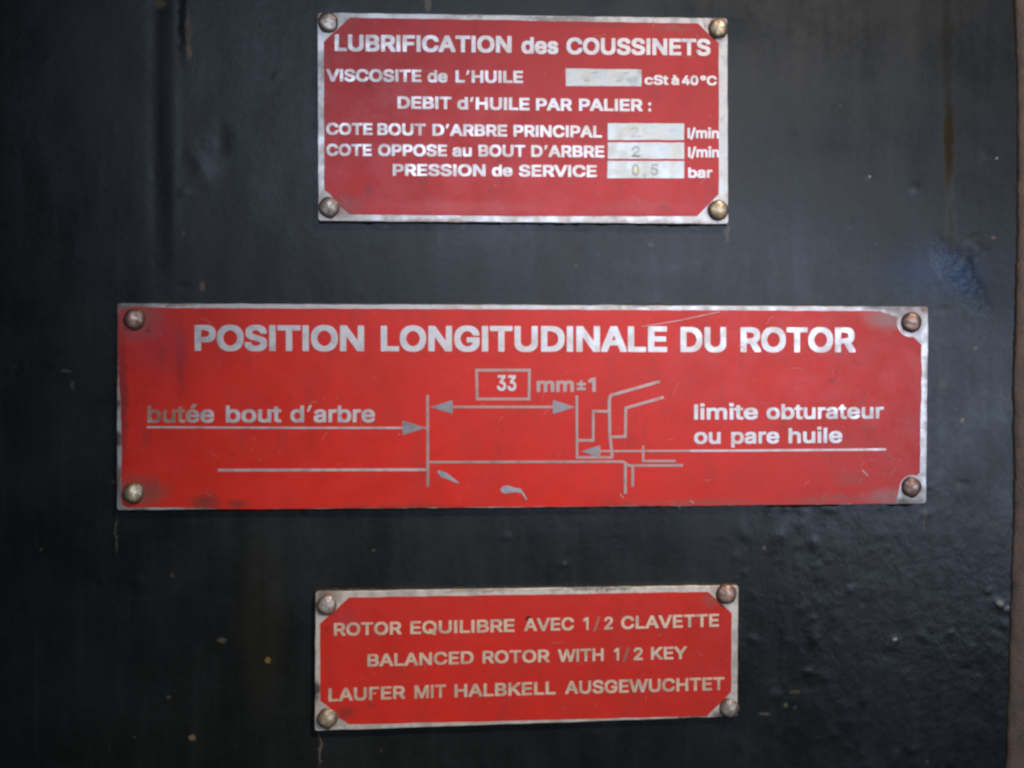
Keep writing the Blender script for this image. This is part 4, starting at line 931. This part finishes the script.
# ================================================================ upper plate
LEVEL = Y_PLATE
root, O = plate_root("name_plate", "upper red plate headed LUBRIFICATION des COUSSINETS with four silver value boxes", 522, 118)
alu = metal_mat("bare_metal_upper", O, (0.62, 0.575, 0.545), GRIME, [
    (324, 17, 22, 18, (0.15, 0.06, 0.035), 0.8), (329, 208, 22, 18, RUST, 0.7), (720, 27, 18, 18, RUST, 0.7), (719, 210, 16, 14, GRIME, 0.5),
    (560, 19, 60, 4, GRIME, 0.55), (470, 15, 30, 3, GRIME, 0.4), (640, 222, 60, 3, RUST, 0.4), (430, 221, 60, 3, RUST, 0.45)])
letters = metal_mat("bare_letters_upper", O, (0.76, 0.70, 0.675), (0.46, 0.35, 0.31), grain=0.7)
box_mat = metal_mat("blank_box_metal", O, (0.58, 0.565, 0.52), (0.50, 0.47, 0.38), [(636, 170, 6, 6, (0.62, 0.50, 0.22), 0.8), (590, 76, 14, 7, (0.46, 0.44, 0.36), 0.5), (620, 77, 8, 7, (0.44, 0.42, 0.36), 0.5), (618, 131, 8, 10, (0.50, 0.50, 0.45), 0.5)], rough=0.36, metallic=0.75, grain=0.8)
ink = metal_mat("worn_stamped_digits", O, (0.16, 0.15, 0.13), (0.34, 0.30, 0.22), metallic=0.1)
faint = metal_mat("nearly_rubbed_off_digits", O, (0.42, 0.42, 0.40), (0.5, 0.46, 0.34), metallic=0.4)
box_faint = metal_mat("ghost_of_a_digit", O, (0.50, 0.49, 0.45), (0.44, 0.42, 0.36), metallic=0.7)
red = red_mat("red_enamel_upper", O, (0.55, 0.029, 0.026), [
    (343, 206, 26, 20, (0.26, 0.09, 0.09), 0.5), (368, 190, 5, 10, GRIME, 0.35), (368, 85, 6, 4, GRIME, 0.4),
    (425, 174, 12, 5, GRIME, 0.6), (460, 207, 120, 10, (0.55, 0.13, 0.13), 0.35), (640, 206, 60, 9, (0.45, 0.12, 0.12), 0.3),
    (672, 28, 28, 6, (0.30, 0.14, 0.10), 0.45), (600, 25, 60, 4, (0.22, 0.04, 0.04), 0.4), (665, 208, 12, 6, GRIME, 0.25)])
sheet(root, O, [(317.3, 12.3), (727.4, 18.2), (728.2, 224), (318.2, 221)], alu, 1.0)
fld = field(root, O, [(350, 17.5), (440, 19.0), (560, 21.0), (698, 23.6), (718.8, 43), (718.8, 194), (697, 216.3), (520, 216.2), (350, 214.6),
                      (338, 205), (331, 195), (324.4, 190), (323.6, 42)], red, 2.0)
words("heading_lettering", fld, O, letters, [
    ("LUBRIFICATION", 334.3, 512, 51, 52.7, 16.6), ("des", 521, 558.7, 53.4, 54, 16.4), ("COUSSINETS", 566, 710.8, 54.2, 55.6, 16.6)])
words("text_line", fld, O, letters, [
    ("VISCOSITE", 325.8, 422, 81.3, 82, 12.3), ("de", 427, 448, 82.2, 82.4, 12.2), ("L'HUILE", 455, 523.5, 82.5, 83, 12.2)])
words("text_line", fld, O, letters, [("cSt", 644, 669, 84.6, 84.8, 9.6), ("à", 671, 679.4, 84.8, 84.9, 9.4), ("40", 681.5, 698.5, 85, 85.2, 9.6), ("°C", 700, 717, 85.2, 85.4, 9.6)])
words("text_line", fld, O, letters, [
    ("DEBIT", 397, 452, 108.6, 109.2, 12.4), ("d'HUILE", 456.8, 530, 109.3, 110.3, 12.4), ("PAR", 535.5, 572.5, 110.4, 110.8, 12.2),
    ("PALIER", 578.4, 643, 110.8, 111.3, 12.2), (":", 648, 651.4, 111.4, 111.4, 12.2)])
words("text_line", fld, O, letters, [
    ("COTE", 325.8, 373, 134.6, 135, 11.8), ("BOUT", 377, 426, 135, 135.5, 11.8), ("D'ARBRE", 432, 507.6, 135.6, 136.5, 11.8), ("PRINCIPAL", 513, 602.5, 136.6, 137.6, 11.8)])
words("text_line", fld, O, letters, [
    ("COTE", 326, 372.2, 155.6, 155.9, 11.8), ("OPPOSE", 377.7, 447.5, 155.9, 156.4, 11.8), ("au", 452, 472, 156.4, 156.5, 11.8),
    ("BOUT", 478, 525.6, 156.5, 156.8, 11.8), ("D'ARBRE", 530.7, 604.8, 156.9, 157.4, 11.8)])
words("text_line", fld, O, letters, [
    ("PRESSION", 392.3, 486, 175.7, 176.2, 11.8), ("de", 491.5, 513, 176.3, 176.4, 11.8), ("SERVICE", 518.4, 597.3, 176.5, 177, 11.8)])
words("text_line", fld, O, letters, [("l/min", 687, 719.4, 138, 138.4, 10.2)])
words("text_line", fld, O, letters, [("l/min", 687.5, 719.6, 157.2, 157.4, 10.2)])
words("text_line", fld, O, letters, [("bar", 687.5, 712.8, 177.6, 177.8, 10.2)])
boxes = [((565.8, 68.6), (641.4, 69.4), (641.4, 86.4), (566, 86)), ((607.8, 123.2), (684, 123.5), (684, 140), (607.8, 140)),
         ((607.8, 142.4), (684.2, 142.6), (684.2, 158.9), (607.8, 158.9)), ((607.6, 161), (684.2, 161.2), (684, 178.2), (607.2, 178.2))]
bo = []
for q in boxes:
    s = Solid(O)
    s.shape([outline(list(q), 4, 0.35, 9)], Y_PLATE + 0.00001, Y_LET)
    bo.append(s.build("value_box", box_mat, fld))
save = Y_LET
Y_LET = save - 0.00002
s = Solid(O)
stroke(s, [(632, 136.4), (640, 136.2)], 1.1)
s.build("stamped_figure", ink, fld)
s = Solid(O)
write(s, "2", 630.5, 639.5, 137.2, 137.2, 10.6, 'medium')
s.build("stamped_figure", box_faint, fld)
s = Solid(O)
write(s, "2", 631.5, 640.5, 157.0, 157.0, 11.0, 'medium')
s.build("stamped_figure", faint, fld)
s = Solid(O)
for px, py in ((584, 80.5), (592, 72.6), (616, 80.8), (623, 73.2)):      # last traces of a rubbed-out stamping
    stroke(s, [(px, py), (px + 6, py - 0.3)], 0.9)
s.build("stamped_figure", faint, fld)
s = Solid(O)
stroke(s, [(632, 156.2), (639.5, 156.0)], 1.2)
s.build("stamped_figure", ink, fld)
s = Solid(O)
write(s, "0", 631.5, 639.5, 175.4, 175.4, 11.4, 'medium')
write(s, ",", 643, 646, 175.6, 175.6, 11, 'medium')
write(s, "5", 650.5, 658.5, 175.2, 175.2, 11.4, 'medium')
s.build("stamped_figure", faint, fld)
Y_LET = save
nick = metal_mat("nicked_enamel", O, (0.58, 0.22, 0.19), (0.20, 0.06, 0.05), metallic=0.1)
flecks(fld, O, (326, 26, 716, 212), 26, 4, nick, 0.4, 1.1)
grime_bead(root, O, (318, 221.2), (728, 224), 3.3, 3.2, caked(), 1)
grime_bead(root, O, (440, 14.2), (728, 18.4), 6.1, 2.2, caked(), -1)
rivet(root, O, 328.5, 23, 10.6, RIV_STEEL, (4, 6))
rivet(root, O, 717.6, 29, 10.6, RIV_BRASS, (-3, -6))
rivet(root, O, 718.4, 210.4, 11.2, RIV_BRASS, (3, 2))
rivet(root, O, 329, 208, 11.0, RIV_STEEL, (5, -3))

# ================================================================ middle plate
root, O = plate_root("name_plate", "long middle red plate headed POSITION LONGITUDINALE DU ROTOR with a white line diagram", 522, 406)
alu = metal_mat("bare_metal_middle", O, (0.62, 0.575, 0.545), GRIME, [
    (135, 318, 30, 24, RUST, 0.75), (134, 494, 26, 26, GRIME, 0.65), (116, 345, 10, 62, (0.22, 0.06, 0.045), 0.95), (117, 405, 6, 9, GRIME, 0.7), (117, 440, 5, 12, GRIME, 0.8), (117, 478, 6, 20, (0.20, 0.10, 0.075), 0.8), (890, 307, 45, 5, GRIME, 0.7),
    (908, 310, 34, 12, GREYDIRT, 0.85), (925, 309, 8, 6, RUST, 0.6), (911, 324, 17, 16, (0.22, 0.16, 0.13), 0.7), (911, 489, 18, 17, (0.26, 0.2, 0.17), 0.75), (905, 503, 40, 8, GRIME, 0.7), (927, 400, 4, 60, GREYDIRT, 0.5), (240, 511, 70, 6, GRIME, 0.95), (400, 511, 120, 6, (0.16, 0.07, 0.05), 0.8), (600, 509, 120, 6, (0.2, 0.10, 0.07), 0.75), (800, 507, 150, 6, GRIME, 0.9), (640, 305, 16, 3, GRIME, 0.5), (180, 304, 30, 3, RUST, 0.5)])
letters = metal_mat("bare_letters_middle", O, (0.74, 0.685, 0.66), (0.46, 0.35, 0.31), [(166, 412, 44, 18, (0.44, 0.22, 0.13), 0.9)], grain=0.6)
lines_m = metal_mat("bare_lines_middle", O, (0.52, 0.36, 0.32), (0.36, 0.14, 0.10), grain=0.9)
light_m = metal_mat("bare_underlines_middle", O, (0.70, 0.58, 0.55), (0.45, 0.24, 0.19), grain=0.7)
arrow_m = metal_mat("bare_arrowheads", O, (0.36, 0.33, 0.33), (0.24, 0.20, 0.19), grain=0.7)
chip_m = metal_mat("chipped_to_metal", O, (0.46, 0.46, 0.47), (0.22, 0.20, 0.19), grain=0.7)
red = red_mat("red_enamel_middle", O, (0.64, 0.024, 0.012), [
    (140, 320, 34, 30, (0.24, 0.10, 0.09), 0.75), (147, 331, 5, 4, GRIME, 0.8), (181, 360, 9, 55, (0.20, 0.02, 0.02), 0.5),
    (140, 492, 40, 22, (0.20, 0.08, 0.06), 0.75), (205, 503, 22, 12, GRIME, 0.6), (238, 504, 16, 8, GRIME, 0.55),
    (233, 454, 5, 3, GRIME, 0.45), (888, 318, 36, 18, GREYDIRT, 0.7), (892, 497, 44, 12, GREYDIRT, 0.55), (830, 500, 60, 8, (0.26, 0.10, 0.09), 0.45), (850, 478, 30, 14, (0.34, 0.07, 0.06), 0.4),
    (832, 380, 5, 4, GRIME, 0.5), (700, 503, 120, 6, (0.25, 0.08, 0.06), 0.5), (560, 349, 12, 3, (0.1, 0.01, 0.01), 0.5),
    (122, 400, 9, 95, (0.13, 0.025, 0.028), 0.65), (400, 507, 120, 4, (0.15, 0.04, 0.03), 0.5), (160, 345, 40, 45, (0.36, 0.03, 0.045), 0.5), (620, 507, 60, 5, GRIME, 0.4)])
sheet(root, O, [(117, 303.2), (928.4, 306.6), (926.2, 503.8), (522, 507.6), (116.8, 510.2)], alu, 3.0)
cut = []
for k in range(9):                                    # the paint stops in an arc round the upper right rivet
    a = math.radians(200 - 118 * k / 8)
    cut.append((911.5 + 14.5 * math.cos(a), 322.6 + 14.5 * math.sin(a)))
cut2 = []
for k in range(7):
    a = math.radians(-70 - 110 * k / 6)
    cut2.append((912.5 + 13 * math.cos(a), 488 + 13 * math.sin(a)))
fld = field(root, O, [(150, 307.6), (300, 308.4), (520, 309.4), (880, 311)] + cut + [(921.8, 345), (921.2, 400), (920.4, 430), (920.0, 472)] + cut2 +
            [(896, 503.4), (760, 505), (522, 506.8), (300, 508.6), (240, 509.2), (200, 508.0), (150, 507.4), (128, 507.8), (121.6, 505), (121.4, 420), (118.8, 370), (118.6, 330), (120, 310), (127, 308.4), (135, 306.6)], red, 4.0, 0.6)
words("heading_lettering", fld, O, letters, [
    ("POSITION", 194.2, 364.6, 350.7, 351.2, 25.8), ("LONGITUDINALE", 380.3, 667.6, 351.2, 351.9, 25.6), ("DU", 680, 726.6, 352, 352, 25.0), ("ROTOR", 740, 855.8, 352, 352.2, 24.8)])
words("text_line", fld, O, letters, [("butée", 147, 214.6, 422.6, 422.4, 17.0), ("bout", 225.4, 282, 422.4, 422.2, 17.0), ("d'arbre", 290, 375.4, 422.2, 422.2, 16.8)], 'medium')
words("text_line", fld, O, letters, [("limite", 693.6, 758.2, 419.6, 419.2, 15.2), ("obturateur", 766, 884, 419.2, 418.4, 15.2)], 'medium')
words("text_line", fld, O, letters, [("ou", 693.6, 721, 443.8, 443.6, 15.2), ("pare", 730.6, 779.6, 443.6, 443.2, 15.2), ("huile", 788, 842.6, 443.2, 442.6, 15.2)], 'medium')
words("dimension_figure", fld, O, letters, [("33", 496.6, 516.8, 390.6, 390.6, 15.6)], 'medium')
words("dimension_unit", fld, O, lines_m, [("mm", 536, 574.4, 392, 391.8, 14.6), ("±", 576.4, 586, 390.8, 390.8, 13.4), ("1", 588, 596, 391.8, 391.8, 14.2)])
s = Solid(O)                                          # dimension frame
s.shape([[at(*p) for p in ((475.2, 368.8), (530.8, 368.8), (530.4, 400.4), (475.8, 400.4))], [at(*p) for p in ((478, 371.6), (528, 371.6), (527.8, 397.6), (478.4, 397.6))]], Y_PLATE + 0.00001, Y_LET)
s.build("dimension_frame", lines_m, fld)
d = Solid(O)
for pts, w in (
        ([(427.6, 395), (427.8, 487)], 2.9), ([(452, 407), (554, 407)], 2.6), ([(576.8, 395.6), (577, 457.4), (612.8, 457.4)], 2.5),
        ([(577, 440.4), (593.2, 440.4), (593.2, 411.2), (609, 411.4)], 2.6),
        ([(659.6, 381.5), (610.6, 395.4), (609.2, 400), (609.8, 434.6), (612.2, 457)], 3.0),
        ([(663.6, 397.2), (625.8, 408), (625.2, 436.6), (610, 437)], 2.8),
        ([(424, 427.8), (428, 427.8)], 2.0), ([(599, 451.2), (690, 450.8)], 2.0),
        ([(643.2, 445.6), (643, 461.0), (675.4, 461.0)], 2.4),
        ([(428, 462.2), (622.8, 461.6), (629.2, 465.6), (682.8, 465.4)], 2.5),
        ([(625.4, 463.4), (625.2, 494)], 2.9), ([(632.6, 466.4), (632.6, 487)], 2.7)):
    stroke(d, pts, w)
d.build("diagram_lines", lines_m, fld)
for pts, w in (([(146.8, 427.2), (300, 427.9), (403, 427.9)], 2.1), ([(218, 470.2), (426, 469.7)], 2.7), ([(690, 450.8), (740, 450.6), (886.2, 449.4)], 2.2)):
    a = Solid(O)
    stroke(a, pts, w)
    a.build("leader_line", light_m, fld)
for tip, back, hw in (((426, 427.8), 402.6, 7.2), ((430, 407), 452.4, 6.8), ((575.2, 407), 553, 7.0), ((581, 451.4), 600, 6.2)):
    a = Solid(O)
    poly(a, [tip, (back, tip[1] - hw), (back + (0.6 if back > tip[0] else -0.6), tip[1]), (back, tip[1] + hw)], 0.3)
    a.build("arrowhead", arrow_m, fld)
for pts in ([(437, 471.5), (439.5, 470.2), (446, 472.4), (452, 477), (460, 482.8), (457, 483.2), (448, 479.6), (441, 477)],
            [(500.2, 489.5), (503, 486), (508, 485.2), (514, 487.6), (520.8, 488.6), (524, 493.5), (527.5, 499.5), (526, 499.8), (521.5, 493), (515, 491.8), (506, 493.6), (501.5, 492.4)]):
    a = Solid(O)
    poly(a, pts, 0.4)
    a.build("paint_chip", chip_m, fld)
s = Solid(O)
stroke(s, [(641.3, 326.6), (680, 320.4), (720, 311.6)], 0.8)
s.build("scratch", lines_m, fld)
for pts in ([(620, 494), (623.5, 498)], [(690, 500.5), (694, 503.2)], [(862, 470), (868, 476)]):
    s = Solid(O)
    stroke(s, pts, 1.0)
    s.build("scratch", lines_m, fld)
nick = metal_mat("nicked_enamel", O, (0.56, 0.22, 0.17), (0.20, 0.06, 0.05), metallic=0.1)
flecks(fld, O, (124, 312, 915, 502), 46, 5, nick, 0.4, 1.2)
flecks(fld, O, (800, 448, 900, 502), 16, 8, nick, 0.5, 1.6)
grime_bead(root, O, (118, 510), (522, 507.6), 2.2, 3.0, caked(), 1)
grime_bead(root, O, (522, 507.6), (926, 503.8), 9.4, 4.2, caked(), 1)
grime_bead(root, O, (180, 303.6), (300, 304), 4.4, 3.0, caked(), -1)
grime_bead(root, O, (600, 305.1), (926, 306.6), 7.7, 3.0, caked(), -1)
rivet(root, O, 134.8, 319.4, 11.2, RIV_COPPER, (3, 5))
rivet(root, O, 911, 322.6, 11.2, RIV_COPPER, (2, -6))
rivet(root, O, 911, 487.4, 11.2, RIV_COPPER, (4, -4))
rivet(root, O, 133.8, 493, 11.0, RIV_BRASS, (-4, 6))

# ================================================================ lower plate
root, O = plate_root("name_plate", "lower red plate with three lines about the balanced rotor in French, English and German", 527, 660)
alu = metal_mat("bare_metal_lower", O, (0.84, 0.74, 0.63), GRIME, [
    (324, 600, 16, 22, RUST, 0.6), (316, 690, 6, 14, GRIME, 0.85), (328, 722, 16, 12, GRIME, 0.5), (726, 590, 20, 16, RUST, 0.55), (726, 716, 22, 12, GRIME, 0.8),
    (600, 588, 70, 3, GRIME, 0.6), (480, 590, 60, 3, RUST, 0.45), (690, 719, 24, 5, GRIME, 0.7)])
letters = metal_mat("bare_letters_lower", O, (0.97, 0.74, 0.53), (0.50, 0.29, 0.19), grain=0.9)
worn = metal_mat("nearly_painted_over_letters", O, (0.56, 0.20, 0.15), (0.48, 0.10, 0.07))
red = red_mat("red_enamel_lower", O, (0.58, 0.025, 0.015), [
    (345, 712, 14, 10, GRIME, 0.5), (371, 706, 7, 4, GRIME, 0.35), (529, 618, 4, 4, (0.02, 0.01, 0.01), 0.9, 0.5), (325, 629, 5, 5, GRIME, 0.45),
    (712, 600, 16, 10, (0.28, 0.10, 0.08), 0.5), (345, 620, 22, 20, (0.3, 0.05, 0.05), 0.4)])
sheet(root, O, [(315.4, 591.8), (738.4, 585.4), (737.4, 716.4), (314.6, 731)], alu, 6.0)
fld = field(root, O, [(349, 597.4), (520, 594.8), (708, 591.6), (731.6, 613), (731.2, 692), (707, 716.0), (520, 720.6), (349, 724.4), (339, 718), (330, 708), (320.4, 701), (320, 624)], red, 7.0)
words("text_line", fld, O, letters, [
    ("ROTOR", 333.4, 402, 635.8, 634.2, 12.8), ("EQUILIBRE", 409.8, 515, 634, 631.6, 12.8), ("AVEC", 523.6, 574.4, 631.2, 630, 12.8),
    ("1", 583, 588.8, 629.8, 629.7, 12.6), ("2", 604, 613.2, 629.4, 629.2, 12.6), ("CLAVETTE", 620.6, 719.4, 629, 626.4, 12.8)], 'medium')
words("text_line", fld, O, letters, [
    ("BALANCED", 367, 474, 666.6, 663.6, 12.6), ("ROTOR", 482, 550, 663.4, 662, 12.6), ("WITH", 557.4, 604, 661.8, 660.8, 12.6),
    ("1", 613.8, 619.2, 660.4, 660.3, 12.4), ("2", 633.2, 643, 660, 659.8, 12.4), ("KEY", 650.4, 687.4, 659.6, 658.8, 12.6)], 'medium')
words("text_line", fld, O, letters, [
    ("LAU\u0192ER", 328, 405.6, 701.4, 698.6, 13.0), ("MIT", 414, 446.4, 698.4, 697.4, 13.0), ("HALBKELL", 454, 556, 697.2, 694.2, 13.0),
    ("AUSGEWUCHTET", 564.6, 724.8, 694, 689.9, 13.0)], 'medium')
words("worn_slash", fld, O, worn, [("/", 592.5, 600.5, 629.8, 629.6, 12.6)], 'medium')
words("worn_slash", fld, O, worn, [("/", 622, 630, 660.4, 660.2, 12.4)], 'medium')
nick = metal_mat("nicked_enamel", O, (0.56, 0.20, 0.15), (0.20, 0.06, 0.05), metallic=0.1)
flecks(fld, O, (324, 598, 730, 718), 22, 6, nick, 0.4, 1.1)
grime_bead(root, O, (315, 731), (737, 716.4), 5.2, 2.6, caked(), 1)
grime_bead(root, O, (330, 591.4), (738, 585.4), 1.2, 2.8, caked(), -1)
rivet(root, O, 327, 605.4, 10.6, RIV_STEEL, (4, 4))
rivet(root, O, 725.8, 594, 11.0, RIV_COPPER, (-3, -5))
rivet(root, O, 728.8, 708.2, 10.8, RIV_STEEL, (5, -8))
rivet(root, O, 327.4, 718.4, 10.8, RIV_BRASS, (3, 6))
